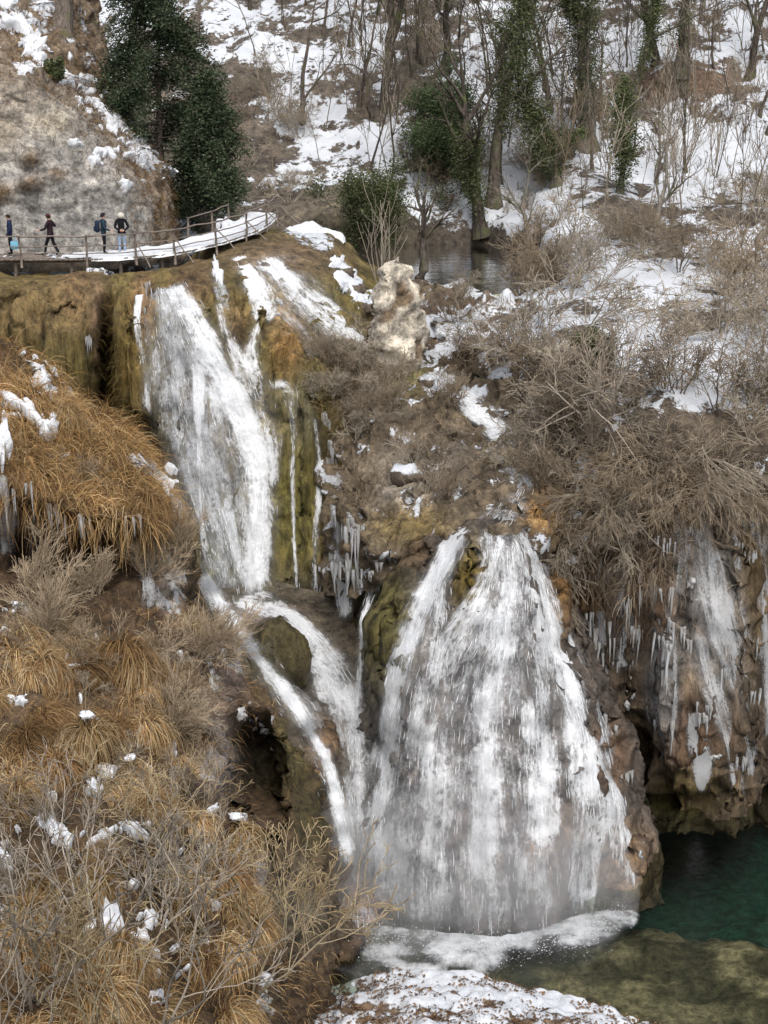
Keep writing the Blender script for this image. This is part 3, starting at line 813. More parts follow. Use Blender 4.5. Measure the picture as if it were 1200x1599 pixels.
snow = blobs(px, py, [
    (62, 592, 24, 17, .7), (78, 612, 16, 10, .6), (20, 632, 18, 5, .55), (48, 652, 20, 10, .62), (72, 674, 12, 8, .6), (5, 690, 10, 28, .7), (228, 738, 24, 12, .7), (212, 722, 12, 10, .5), (250, 756, 16, 8, .5),
    (35, 955, 18, 6, .6), (8, 995, 12, 8, .5), (80, 1026, 10, 7, .6), (112, 1044, 14, 4, .55), (35, 1098, 8, 6, .5), (145, 1134, 14, 8, .6), (190, 1140, 9, 4, .5), (172, 1207, 14, 6, .6), (267, 1172, 7, 7, .55), (148, 1237, 11, 14, .6),
    (88, 1300, 26, 16, .62), (6, 1340, 18, 14, .7), (165, 1302, 22, 12, .62), (212, 1300, 20, 14, .6), (328, 1268, 9, 7, .55), (377, 1287, 10, 8, .6), (172, 1450, 18, 32, .75), (190, 1485, 14, 20, .55), (232, 1442, 12, 12, .5), (225, 1475, 14, 14, .5),
    (332, 1418, 9, 5, .5), (322, 1500, 8, 14, .5), (246, 1563, 14, 6, .6), (60, 1250, 40, 16, .25), (415, 1550, 12, 30, .4), (370, 1020, 14, 16, .45), (340, 1035, 20, 20, .36), (385, 1118, 18, 22, .5), (420, 1150, 14, 16, .45), (345, 1075, 14, 12, .4), (270, 900, 18, 50, .22), (345, 1010, 30, 12, .4), (395, 1350, 14, 40, .15)], -.02) + .12 * fbm(g, (2, 2, 2), 3, 107)
S_LEFT.push(0.14 * sstep(.35, .6, snow))
LEFT_SNOW = snow
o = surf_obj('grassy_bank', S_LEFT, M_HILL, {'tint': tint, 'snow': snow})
tag(o, 'steep left bank of golden sedge, frozen seeps and small snow patches', kind='structure')
LEFT = o

# ---- near shore with snow and fallen leaves
S_SHORE = Surf([
    [(330, 1614, 42), (420, 1579, 42), (500, 1552, 41.8), (560, 1526, 41.9), (640, 1517, 42), (720, 1514, 42), (790, 1526, 41.6), (860, 1546, 41), (930, 1570, 40.4), (1000, 1592, 39.8), (1080, 1610, 39.3), (1200, 1620, 39)],
    [(330, 1629, 40.5), (420, 1594, 40.8), (500, 1567, 40.8), (560, 1541, 41.0), (640, 1532, 41.1), (720, 1530, 41.1), (790, 1541, 40.7), (860, 1560, 40.2), (930, 1583, 39.6), (1000, 1603, 39.1), (1080, 1620, 38.7), (1200, 1630, 38.5)],
    [(330, 1659, 38.6), (420, 1624, 38.8), (500, 1594, 38.9), (560, 1574, 39.1), (640, 1562, 39.2), (720, 1562, 39.2), (790, 1569, 39), (860, 1584, 38.6), (930, 1606, 38), (1000, 1626, 37.6), (1080, 1642, 37.2), (1200, 1654, 37)],
    [(330, 1774, 34), (420, 1754, 34), (500, 1734, 34), (560, 1714, 34), (640, 1704, 34), (720, 1704, 34), (790, 1704, 34), (860, 1714, 34), (930, 1724, 34), (1000, 1734, 34), (1080, 1744, 34), (1200, 1754, 34)],
    [(330, 2014, 28), (420, 2014, 28), (500, 2014, 28), (560, 2014, 28), (640, 2014, 28), (720, 2014, 28), (790, 2014, 28), (860, 2014, 28), (930, 2014, 28), (1000, 2014, 28), (1080, 2014, 28), (1200, 2014, 28)],
], 0.09)
g = S_SHORE.G
S_SHORE.push(0.20 * fbm(g, (1.0, 1.0, 1.0), 4, 111) + .12 * fbm(g, (2.6, 2.6, 2.6), 3, 112) - .12)
px, py = S_SHORE.px, S_SHORE.py
snow = blobs(px, py, [(470, 1590, 40, 16, .2), (660, 1520, 120, 16, .3), (800, 1545, 80, 14, .25), (930, 1580, 60, 12, .2), (640, 1580, 60, 10, -.3), (830, 1595, 60, 10, -.2), (560, 1575, 40, 8, -.25), (1080, 1600, 60, 12, -.2)], .64) + .30 * fbm(g, (1.6, 1.6, 1.6), 4, 113)
S_SHORE.push(0.08 * sstep(.4, .62, snow))
tint = np.ones(px.shape + (3,)) * np.array((.13, .09, .06)) * (1 + .5 * fbm(g, (3, 3, 3), 3, 114))[..., None]
o = surf_obj('shore', S_SHORE, M_HILL, {'tint': tint, 'snow': snow})
tag(o, 'low near shore of snow and russet fallen leaves at the pool edge', kind='structure')

# ---- pool floor and water
nx, ny = 260, 300
X, Y = np.meshgrid(np.linspace(-26, 40, nx), np.linspace(26, 96, ny))
fx, fy, _ = proj(np.stack([X, Y, np.full_like(X, -.8)], -1))
gp = np.stack([X, Y, X * 0], -1)
edge = fy + 45 + 40 * fbm(gp, (.35, .35, 1), 4, 121)
shallow = sstep(1375, 1490, edge)
zs = sstep(1330, 1520, edge)
Z = -5.0 * (1 - zs) - 1.5 * zs + shallow * (.22 * fbm(gp, (.7, .7, 1), 4, 122) + .16 * ridge(gp, (1.2, 1.2, 1), 3, 124))
Z = Z - 14 * sstep(70, 80, Y) * 0
tint = np.ones(X.shape + (3,)) * np.array((.014, .056, .046))
sh = shallow[..., None]
mossy = sstep(-.25, .35, fbm(gp, (.9, .9, 1), 5, 123) + .35 * crev(gp, (1.1, 1.1, 1), 125) - .15)[..., None]
tint = tint * (1 - sh) + sh * (np.array((.085, .075, .05)) * (1 - mossy) + np.array((.30, .25, .17)) * mossy)
f = grid_faces(ny, nx)
o = link('pool_floor', new_mesh('pool_floor', np.stack([X, Y, Z], -1), [f], M_ROCK, {'tint': tint.reshape(-1, 3), 'snow': np.full(X.size, -1.0)}))
tag(o, 'mossy ochre shallows falling away to deep green pool bed', kind='structure')

def pool_material(name, tr, rough, scale, ior=1.33):
    m = NT(name)
    n1 = m.noise(m.coords(1, 1.6, 1), scale, 4, .6, .4)
    bp = m.bump(n1, .35, .08)
    t = m.n('BsdfTransparent', None, Color=tr + (1,)).outputs[0]
    gl = m.n('BsdfGlossy', None, Color=(.9, .9, .9, 1), Roughness=rough, Normal=bp).outputs[0]
    fr = m.n('Fresnel', None, IOR=ior, Normal=bp).outputs[0]
    return m.surf(m.n('MixShader', None, _0=fr, _1=t, _2=gl).outputs[0])
M_POOL = pool_material('pool_water', (.70, .75, .67), .10, 2.4)
M_POND = pool_material('pond_water', (.72, .74, .5), .12, .9, 1.06)

def water_sheet(name, pts, z, mat):
    V = [(x, y, z) for x, y in pts]
    return link(name, new_mesh(name, V, [np.arange(len(V))[None]], mat, smooth=False))
o = water_sheet('pool_water', [(-26, 26), (60, 26), (60, 96), (-26, 96)], 0.0, M_POOL)
tag(o, 'still emerald pool at the foot of the waterfall', kind='structure')
pa = PZ(np.array([520, 560, 620, 760, 850, 900, 860, 760, 640, 540]), np.array([385, 362, 350, 352, 365, 400, 446, 462, 462, 440]), 14.75)
o = water_sheet('pond_water', [(a[0], a[1]) for a in pa], 14.75, M_POND)
tag(o, 'calm olive pond above the falls behind the pale rock stub', kind='structure')
# rough bottom of the pond
gx, gy = np.meshgrid(np.linspace(-8, 14, 60), np.linspace(70, 98, 60))
gp = np.stack([gx, gy, gx * 0], -1)
gz = 14.75 - 1.0 + .3 * fbm(gp, (.5, .5, 1), 3, 131)
tt = np.ones(gx.shape + (3,)) * np.array((.13, .115, .055)) * (1 + .4 * fbm(gp, (.7, .7, 1), 3, 132))[..., None]
o = link('pond_bed', new_mesh('pond_bed', np.stack([gx, gy, gz], -1), [grid_faces(60, 60)], M_ROCK, {'tint': tt.reshape(-1, 3), 'snow': np.full(gx.size, -1.0)}))
tag(o, 'silty olive brown bed under the calm pond', kind='structure')
# ================================================================== FALLING WATER
def stream_grid(surfs, pts, seed, off, nacross=None, step=5.0):
    """a sheet of water lying on the rock along a course; returns G (n,m,3), s metres, t metres, tt -1..1"""
    pts = np.array(pts, float)
    seg = np.linalg.norm(np.diff(pts[:, :2], axis=0), axis=1)
    k = np.concatenate([[0], np.cumsum(seg)])
    n = max(int(k[-1] / step), 6)
    c = spline(pts, k, np.linspace(0, k[-1], n), 0)
    c[:, 2] *= 1.18
    m = nacross or int(np.clip(pts[:, 2].max() * 2 / step, 5, 60))
    tt = np.linspace(-1, 1, m)
    nrm = np.gradient(c[:, :2], axis=0)
    nrm = unit(np.stack([nrm[:, 1], -nrm[:, 0]], -1))
    nrm = unit(nrm * np.array([1, .35]))                      # sheets spread sideways
    q = c[:, None, :2] + nrm[:, None] * (tt[None, :, None] * c[:, None, 2:3])
    D = np.full(q.shape[:2], 1e9)
    for s in surfs:
        d = np.array([[s.depth(x, y) for x, y in row] for row in q])
        D = np.minimum(D, d)
    for _ in range(3 if pts[:, 2].max() > 44 else 9):                                        # smooth, but stay in front of the rock
        Dp = np.pad(D, 1, mode='edge')
        sm = (Dp[:-2, 1:-1] + Dp[2:, 1:-1] + Dp[1:-1, :-2] + Dp[1:-1, 2:] + 2 * D) / 6
        D = np.minimum(sm, D + .1)
    D = D - off
    # depth along the axis -> horizontal distance
    dy = (H_ / 2 - q[..., 1]) / FPX
    G = P(q[..., 0], q[..., 1], D * (cP + dy * sP))
    small = min(1.0, pts[:, 2].max() / 40)
    G = G + small * (0.10 * fbm(G, (1.6, 1.6, .6), 3, seed) + .05 * fbm(G, (4, 4, 1.6), 2, seed + 3))[..., None] * np.array([0, -1.0, 0.3])
    s_m = np.concatenate([[0], np.cumsum(np.linalg.norm(np.diff(G[:, m // 2], axis=0), axis=1))])
    wid = np.linalg.norm(G[:, -1] - G[:, 0], axis=-1).mean()
    return G, s_m, tt, wid

def veil(name, parent, surfs, pts, dens, seed, off, mat, taper=True):
    G, s, tt, wid = stream_grid(surfs, pts, seed, off)
    n, m = G.shape[:2]
    rag = np.abs(tt)[None] * 1.05 + .34 * fbm(G, (1.3, 1.3, .45), 3, seed + 9)
    e = np.clip(1 - np.clip(rag, 0, 1) ** 2.2, 0, 1) * (np.abs(tt) < .99)[None]
    u = np.linspace(0, 1, n)
    ends = sstep(0, .04, u) * (sstep(0, .10, 1 - u) if taper else 1)
    d = dens * e * (ends[:, None] * .8 + .2 * (u[:, None] > 0) * (ends[:, None] > .05))
    d = d * (1 + .35 * fbm(G, (.9, .9, .3), 3, seed + 5)) * (.25 + .75 * e)
    uv = np.stack([np.broadcast_to(tt[None] * wid / 2 + seed * 13.7, (n, m)), np.broadcast_to(s[:, None] + seed * 5.1, (n, m))], -1)
    o = link(name, new_mesh(name, G, [grid_faces(n, m)], mat, {'dens': np.clip(d, 0, 1).ravel()}, uv=uv), parent)
    return G, d

def strands(name, parent, grids, count, rng, wmin=.004, wmax=.010, lmin=.12, lmax=.6):
    """broken threads and beads of falling water in front of the sheets"""
    V, F, off = [], [], 0
    tot = sum(G.shape[0] * G.shape[1] * d.mean() for G, d in grids)
    for G, d in grids:
        n, m = G.shape[:2]
        k = int(count * (n * m * d.mean()) / tot)
        cdf = np.cumsum(np.clip(d, 0, None).ravel() ** 1.5)
        j = np.clip(np.searchsorted(cdf, rng.random(k) * cdf[-1]), 0, n * m - 1)
        i0, t0 = j // m, (j % m) + rng.uniform(-.5, .5, k)
        step = np.linalg.norm(np.diff(G, axis=0), axis=-1).mean()
        L = rng.uniform(lmin, lmax, k) / step
        S = 5
        fr = np.linspace(0, 1, S + 1)
        si = np.clip(i0[:, None] + L[:, None] * fr, 0, n - 1.001)
        ti = np.clip(t0[:, None] + rng.normal(0, .05, (k, S + 1)).cumsum(1) * .5, 0, m - 1.001)
        a, b = si.astype(int), ti.astype(int)
        fa, fb = (si - a)[..., None], (ti - b)[..., None]
        p = (G[a, b] * (1 - fa) + G[np.minimum(a + 1, n - 1), b] * fa) * (1 - fb) + (G[a, np.minimum(b + 1, m - 1)] * (1 - fa) + G[np.minimum(a + 1, n - 1), np.minimum(b + 1, m - 1)] * fa) * fb
        p = p + np.array([0, -1, .25]) * rng.uniform(.03, .28, (k, 1, 1)) + rng.normal(0, .004, p.shape)
        w = rng.uniform(wmin, wmax, (k, 1)) * np.sin(np.pi * np.clip(fr, .04, .97))[None] ** .6
        side = np.array([1.0, 0.25, 0]) * w[..., None]
        v = np.stack([p - side, p + np.array([0, -.5, .1]) * w[..., None], p + side], 2)
        V.append(v.reshape(-1, 3))
        base = off + (np.arange(k) * (S + 1) * 3)[:, None, None] + (np.arange(S) * 3)[None, :, None] + np.arange(2)[None, None]
        F.append(np.stack([base, base + 3, base + 4, base + 1], -1).reshape(-1, 4))
        off += k * (S + 1) * 3
    o = link(name, new_mesh(name, np.concatenate(V), [np.concatenate(F)], M_STRAND), parent)
    o['kind'] = 'stuff'
    return o

def spray(name, parent, center, spread, count, rng, rmin=.015, rmax=.05):
    """flying drops"""
    c = np.asarray(center) + rng.normal(0, 1, (count, 3)) * np.asarray(spread)
    r = rng.uniform(rmin, rmax, (count, 1, 1)) * rng.uniform(.4, 1, (count, 1, 1))
    oct_ = np.array([[1, 0, 0], [-1, 0, 0], [0, 1, 0], [0, -1, 0], [0, 0, 1.3], [0, 0, -1.3]])
    V = c[:, None] + oct_ * r
    f = np.array([[0, 2, 4], [2, 1, 4], [1, 3, 4], [3, 0, 4], [2, 0, 5], [1, 2, 5], [3, 1, 5], [0, 3, 5]])
    F = ((np.arange(count) * 6)[:, None, None] + f).reshape(-1, 3)
    o = link(name, new_mesh(name, V, [F], M_STRAND), parent)
    o['kind'] = 'stuff'

def waterfall(name, label, cat, surfs, streams, nstr, seed, sprays=()):
    first = P(*[float(a) for a in streams[0][0][0][:2]], 60.0)
    root = empty(name, (0, 0, 0))
    tag(root, label, cat)
    rng = np.random.default_rng(seed)
    grids = []
    for k, (pts, dens, off, mat) in enumerate(streams):
        grids.append(veil('water_sheet', root, surfs, pts, dens, seed + k, off, mat))
    if nstr:
        strands('water_thread', root, grids, nstr, rng)
    for c, sp, n in sprays:
        spray('spray', root, c, sp, n, rng)
    return root

A, B = M_WATER, M_WATER2
ICE_ROOT = None
waterfall('waterfall', 'tall upper waterfall in two white arms below the boardwalk', 'waterfall', [S_CLIFF], [
    ([(248, 424, 20), (258, 480, 30), (266, 560, 42), (272, 650, 46), (290, 760, 44), (320, 850, 30), (335, 925, 22)], .48, .15, A),
    ([(250, 424, 18), (268, 500, 30), (285, 580, 40), (300, 660, 46), (322, 760, 46), (345, 860, 34), (350, 925, 26)], .46, .32, B),
    ([(255, 426, 30), (268, 500, 52), (295, 590, 72), (325, 690, 84), (345, 780, 76), (362, 870, 56), (372, 940, 46)], .55, .42, B),
    ([(222, 440, 7), (214, 500, 6), (224, 560, 7), (231, 650, 8), (240, 720, 8)], .85, .14, A),
    ([(258, 424, 18), (290, 480, 24), (322, 545, 34), (362, 605, 38), (392, 680, 38), (404, 760, 33), (402, 850, 31), (400, 945, 33)], .88, .34, A),
    ([(270, 430, 18), (310, 510, 26), (348, 590, 38), (388, 680, 40), (406, 770, 32), (404, 860, 29), (402, 945, 32)], .62, .55, A),
    ([(310, 560, 14), (312, 650, 11), (312, 760, 8), (322, 880, 7)], .85, .25, A),
    ([(330, 590, 26), (346, 680, 26), (350, 760, 18), (366, 850, 11), (385, 935, 12)], .62, .2, A),
    ([(343, 470, 9), (356, 520, 14), (378, 570, 18), (398, 625, 20)], .66, .22, A),
    ([(404, 500, 14), (393, 550, 18), (410, 610, 24), (424, 690, 18), (428, 770, 10)], .66, .2, A),
], 500, 200)
waterfall('thin_waterfall', 'thin thread of water down the mossy wall nearest the tall upper waterfall', 'waterfall', [S_CLIFF], [
    ([(424, 592, 16), (446, 606, 18), (457, 650, 9), (457, 740, 6), (460, 850, 5), (466, 960, 6)], .58, .16, A)], 40, 230)
waterfall('thin_waterfall', 'thin thread of water down the dark edge of the mossy wall', 'waterfall', [S_CLIFF], [
    ([(492, 645, 7), (499, 740, 6), (493, 850, 7), (497, 985, 8)], .58, .16, A)], 40, 231)
waterfall('cascade', 'slanting white cascade beside the snowy end of the boardwalk', 'cascade', [S_CLIFF], [
    ([(372, 398, 14), (396, 440, 26), (416, 478, 24), (405, 508, 14)], .85, .15, A),
    ([(412, 400, 24), (455, 442, 32), (505, 486, 34), (548, 522, 30), (580, 552, 16)], .84, .18, A),
    ([(420, 400, 22), (460, 450, 30), (510, 500, 34), (560, 540, 22)], .55, .4, A),
    ([(428, 468, 18), (462, 508, 18), (500, 560, 14)], .6, .14, B),
    ([(400, 398, 40), (440, 440, 52), (490, 492, 56), (545, 535, 44)], .48, .3, A),
    ([(520, 420, 10), (545, 450, 12), (568, 490, 12)], .4, .12, B),
    ([(330, 420, 12), (345, 450, 12), (352, 490, 10)], .5, .14, B),
], 100, 240)
waterfall('chute', 'narrow curving white chute running down past the mossy boulder', 'chute', [S_CHUTE, S_LEFT], [
    ([(318, 890, 18), (338, 935, 20), (375, 990, 20), (420, 1048, 20), (466, 1110, 20), (498, 1170, 18), (520, 1230, 15), (534, 1290, 14), (548, 1360, 18)], .74, .2, A),
    ([(320, 890, 10), (342, 938, 13), (382, 996, 15), (424, 1054, 16), (468, 1114, 15), (499, 1172, 13), (520, 1232, 11), (534, 1292, 10), (550, 1362, 12)], .95, .32, A),
    ([(322, 890, 26), (345, 940, 34), (385, 1000, 36), (428, 1060, 38), (470, 1118, 38), (500, 1176, 32), (524, 1236, 28), (540, 1300, 26), (556, 1370, 30)], .24, .45, B),
], 160, 250)
waterfall('side_cascade', 'misty white cascade between the mossy hump and the tufa dome', 'cascade', [S_CHUTE], [
    ([(360, 940, 24), (410, 948, 26), (455, 965, 22), (494, 1005, 30), (522, 1055, 42), (544, 1110, 42), (552, 1170, 32), (550, 1250, 30), (556, 1330, 34)], .72, .25, A),
    ([(405, 945, 20), (450, 962, 16), (496, 1010, 28), (526, 1060, 36), (548, 1120, 34), (556, 1180, 26), (552, 1260, 26), (556, 1340, 30)], .6, .5, B),
    ([(440, 1062, 14), (478, 1098, 18), (510, 1150, 12)], .5, .2, B),
    ([(385, 985, 10), (400, 1000, 8), (410, 1030, 6)], .6, .2, B),
    ([(548, 1360, 30), (556, 1400, 44), (560, 1450, 56), (580, 1500, 60)], .5, .3, B),
], 120, 260)
waterfall('thin_waterfall', 'thin icy trickle down the left flank of the tufa dome', 'waterfall', [S_DOME, S_CHUTE], [
    ([(600, 890, 10), (575, 940, 9), (565, 1000, 9), (562, 1060, 10), (556, 1120, 12)], .7, .2, A)], 30, 270)
waterfall('stream', 'short white rapid below the brushy bank under the pond', 'stream', [S_BANK], [
    ([(712, 610, 16), (742, 638, 26), (776, 668, 28), (806, 702, 20)], .95, .15, A),
    ([(715, 618, 12), (745, 645, 20), (778, 674, 22), (800, 700, 16)], .8, .3, A)], 80, 280)
waterfall('stream', 'misty little rapid just above the crest of the lower waterfall', 'stream', [S_BANK], [
    ([(786, 728, 16), (815, 755, 30), (800, 790, 34), (775, 828, 40)], .55, .2, B)], 50, 285)

waterfall('lower_waterfall', 'wide fan shaped lower waterfall spreading over the tufa dome', 'waterfall', [S_DOME], [
    ([(742, 817, 8), (722, 826, 16), (690, 875, 23), (664, 930, 28), (640, 1000, 30), (616, 1080, 30), (600, 1180, 30), (588, 1300, 34), (582, 1440, 40)], .84, .25, A),
    ([(725, 830, 24), (676, 915, 24), (645, 1000, 32), (622, 1090, 36), (606, 1200, 40), (600, 1320, 46), (596, 1460, 50)], .55, .5, B),
    ([(762, 815, 14), (766, 826, 22), (764, 890, 20), (745, 950, 34), (712, 1010, 44), (694, 1100, 44), (682, 1220, 44), (674, 1340, 46), (670, 1470, 48)], .66, .3, A),
    ([(778, 815, 20), (786, 826, 30), (792, 900, 38), (786, 980, 44), (766, 1080, 38), (757, 1200, 44), (756, 1330, 50), (756, 1480, 52)], .66, .3, A),
    ([(796, 818, 12), (812, 834, 22), (832, 900, 28), (842, 980, 36), (850, 1080, 40), (851, 1200, 44), (846, 1330, 50), (845, 1470, 50)], .62, .3, A),
    ([(828, 846, 12), (858, 940, 20), (884, 1040, 28), (906, 1130, 34), (914, 1220, 38), (908, 1330, 34), (900, 1450, 40)], .66, .3, A),
    ([(700, 850, 14), (690, 900, 16), (684, 960, 26), (670, 1040, 36), (655, 1130, 40), (645, 1240, 44), (638, 1350, 48), (634, 1470, 50)], .6, .4, A),
    ([(870, 1000, 14), (896, 1080, 28), (925, 1180, 36), (940, 1260, 40), (930, 1340, 40), (920, 1440, 36)], .6, .25, A),
    ([(775, 940, 80), (772, 965, 98), (770, 990, 110), (765, 1080, 150), (765, 1250, 180), (768, 1480, 190)], .42, .55, B),
    ([(800, 830, 40), (806, 900, 52), (800, 960, 70), (768, 1090, 130), (766, 1260, 160), (768, 1470, 180)], .36, .85, A),
    ([(922, 1000, 10), (928, 1080, 15), (936, 1160, 24), (958, 1240, 30), (962, 1300, 20)], .5, .2, B),
    ([(975, 1200, 8), (990, 1270, 9), (1004, 1350, 7)], .6, .15, A),
    ([(880, 980, 14), (912, 1070, 22), (946, 1160, 28), (972, 1260, 30), (984, 1340, 22), (985, 1400, 12)], .52, .2, A),
    ([(925, 1080, 16), (950, 1180, 24), (965, 1280, 34), (966, 1400, 34)], .45, .3, A),
], 900, 300, [((0, 0, 0), (0, 0, 0), 1)][:0])
waterfall('frozen_veil', 'grey white curtains of frozen seepage down the rusty right cliff', 'ice curtain', [S_RIGHT], [
    ([(1098, 800, 14), (1112, 880, 36), (1132, 960, 36), (1156, 1040, 24), (1184, 1130, 12)], .72, .15, M_ICEV),
    ([(1090, 820, 26), (1100, 890, 50), (1112, 960, 46), (1126, 1020, 30)], .58, .3, M_ICEV),
    ([(1095, 985, 14), (1108, 1060, 18), (1134, 1140, 16), (1158, 1255, 13)], .72, .15, M_ICEV),
    ([(1122, 1000, 14), (1150, 1090, 18), (1170, 1180, 15), (1184, 1262, 12)], .72, .15, M_ICEV),
    ([(1020, 900, 18), (1034, 1000, 30), (1036, 1100, 30), (1034, 1200, 14)], .72, .12, M_ICEV),
    ([(1180, 770, 12), (1186, 860, 18), (1192, 960, 14)], .7, .12, M_ICEV),
    ([(1194, 930, 10), (1198, 1040, 14), (1199, 1170, 10)], .8, .12, M_ICEV),
    ([(975, 880, 20), (980, 950, 30), (982, 1050, 22)], .62, .12, M_ICEV),
    ([(935, 950, 12), (940, 1020, 18), (946, 1100, 12)], .7, .12, M_ICEV),
    ([(1085, 1110, 16), (1092, 1180, 22), (1098, 1240, 10)], .8, .12, M_ICEV),
    ([(1060, 800, 18), (1064, 860, 24), (1060, 940, 14)], .55, .12, M_ICEV),
    ([(1150, 780, 16), (1152, 840, 20), (1150, 900, 10)], .6, .12, M_ICEV),
], 0, 320)
# foam where the falls meet the pool
def foam_sheet(parent, outline, dens, seed, z=.03):
    """irregular raft of foam: (px,py) outline on the water"""
    c = PZ(np.array([q[0] for q in outline], float), np.array([q[1] for q in outline], float), z)
    ctr = c.mean(0)
    nr, na = 26, 90
    k = np.concatenate([[0], np.cumsum(np.linalg.norm(np.diff(np.vstack([c, c[:1]]), axis=0), axis=1))])
    ring = spline(np.vstack([c, c[:1]]), k, np.linspace(0, k[-1], na), 0)
    r = np.linspace(0.02, 1, nr)[:, None, None]
    G = ctr + (ring[None] - ctr) * r
    G[..., 2] = z + .05 * (1 - r[..., 0] ** 2) * (1 + fbm(G, (1.6, 1.6, 1), 3, seed)) + .04 * np.abs(fbm(G, (4, 4, 1), 2, seed + 1))
    d = dens * np.clip(1.1 - (r[..., 0] * 1.1 + .5 * fbm(G, (1.0, 1.0, 1), 4, seed + 2)) ** 2, 0, 1) * (r[..., 0] < .99)
    o = link('foam', new_mesh('foam', G, [grid_faces(nr, na)], M_FOAM, {'dens': np.clip(d, 0, 1).ravel()}, uv=G[..., :2] * np.array([1.2, 1.2])), parent)
foam = empty('foam_patch')
tag(foam, 'churning white foam where the lower waterfall meets the pool', 'foam')
foam_sheet(foam, [(540, 1440), (640, 1450), (760, 1470), (860, 1455), (940, 1420), (1000, 1424), (990, 1452), (910, 1482), (830, 1500), (760, 1526), (650, 1536), (580, 1540), (510, 1505)], .86, 330)
foam_sheet(foam, [(600, 1448), (700, 1462), (830, 1468), (930, 1436), (958, 1440), (900, 1464), (800, 1482), (700, 1500), (600, 1500)], .88, 340, .06)
rngs = np.random.default_rng(5)
for (a, b, w, n) in [((560, 1470), (760, 1490), (.5, .35, .35), 900), ((740, 1485), (900, 1470), (.5, .3, .25), 900), ((880, 1465), (965, 1430), (.3, .25, .2), 400), ((540, 1380), (560, 1460), (.35, .3, .4), 260), ((330, 935), (450, 962), (.3, .3, .25), 200)]:
    surf0 = 5.6 if b[1] < 1000 else .15
    for t in np.linspace(0, 1, 4):
        c = PZ(a[0] * (1 - t) + b[0] * t, a[1] * (1 - t) + b[1] * t, surf0)
        spray('spray', foam, c, w, n // 4, rngs, .008, .028)

# ================================================================== ICE
def icicle_variants(n=6):
    out = []
    for k in range(n):
        r = np.random.default_rng(400 + k)
        S, sides = 7, 6
        z = -np.linspace(0, 1, S)
        rad = .075 * (1 - np.linspace(0, 1, S)) ** .8 * (1 + r.normal(0, .12, S)) + .004
        rad[0] *= .8
        xy = np.cumsum(r.normal(0, .008, (S, 2)), 0)
        V, F, _ = tubes([(np.stack([xy[:, 0], xy[:, 1], z], -1), rad)], sides)
        out.append(new_mesh('icicle', V, [F], M_ICE))
    return out
ICI = icicle_variants()
def front_at(surf, x, y):
    if not isinstance(surf, tuple):
        return surf.at(x, y)
    c = [q.at(x, y) for q in surf if abs(proj(q.at(x, y)[0])[0] - x) < 14]
    return min(c, key=lambda q: proj(q[0])[2]) if c else surf[0].at(x, y)
def icicles(parent, surf, spots, rng, off=.12):
    for (x0, y0, x1, y1, n, lo, hi, wd) in spots:
        for c in range(max(2, n // 3)):
            t = rng.random()
            cx, cy = x0 + (x1 - x0) * t + rng.normal(0, 3), y0 + (y1 - y0) * t + rng.normal(0, 6)
            p, nn = front_at(surf, cx, cy)
            tang = unit(np.cross(nn, np.array([0, 0, 1.0])))
            big = rng.uniform(.6, 1.0)
            for q in range(rng.integers(3, 6)):
                o = link('icicle', ICI[rng.integers(len(ICI))], parent)
                L = rng.uniform(lo, hi) * big * rng.uniform(.45, 1.0)
                k = rng.normal(0, .16)
                o.location = tuple(p + tang * k + nn * off * .6 * np.array([1, 1, .3]) + np.array([0, 0, .15 + .08 * rng.random()]))
                w = wd * rng.uniform(.45, 1.15) * .85
                o.scale = (w, w, L)
                o.rotation_euler = (rng.normal(0, .03), rng.normal(0, .03), rng.uniform(0, 6.28))
ri = np.random.default_rng(44)
icicles(RIGHT, S_RIGHT, [(1085, 770, 1200, 790, 22, 1.0, 2.6, 1.0), (1000, 900, 1040, 930, 12, .9, 2.2, 1.0), (930, 960, 1000, 990, 16, .7, 2.0, 1.0), (1025, 1000, 1050, 1010, 9, 1.2, 2.6, 1.4), (1080, 1110, 1110, 1120, 7, .6, 1.6, 1.2), (1020, 1130, 1050, 1140, 8, .8, 1.6, 1.3), (1150, 1190, 1180, 1200, 4, .5, 1.2, .8), (1130, 850, 1190, 870, 10, .8, 1.8, 1.0), (905, 960, 940, 1010, 12, .8, 2.0, 1.1), (1190, 880, 1200, 1030, 8, .8, 1.8, 1.0), (1060, 820, 1100, 860, 10, .8, 1.8, 1.0), (940, 880, 1010, 960, 12, .7, 1.8, 1.0), (1040, 960, 1090, 1010, 9, .7, 1.8, 1.0), (960, 1040, 1000, 1060, 8, .6, 1.6, 1.0), (1120, 1050, 1180, 1100, 9, .6, 1.6, .9), (1010, 830, 1060, 880, 9, .7, 1.6, .9), (900, 900, 1190, 900, 16, .6, 1.8, .6), (930, 1000, 1190, 1010, 14, .6, 1.8, .6)], ri)
icicles(LEFT, S_LEFT, [(0, 745, 20, 770, 14, 1.0, 2.4, 1.4), (20, 770, 100, 805, 16, .6, 1.8, .9), (100, 800, 165, 820, 9, .5, 1.2, .9), (165, 815, 250, 825, 16, .4, 1.1, .9), (258, 770, 285, 800, 9, .8, 1.9, 1.1), (330, 1000, 370, 1020, 10, .25, .7, 1.2), (375, 1100, 420, 1150, 10, .25, .6, 1.1)], ri, .18)
icicles(CLIFF, (S_CLIFF, S_BANK), [(508, 640, 525, 760, 20, .8, 1.9, 1.1), (518, 790, 565, 830, 34, .8, 2.4, 1.3), (522, 870, 565, 900, 26, .8, 2.0, 1.3), (120, 500, 160, 560, 8, .5, 1.4, .6), (225, 430, 235, 520, 4, .6, 1.2, .7), (575, 880, 595, 900, 5, .4, .9, 1.0)], ri, .2)
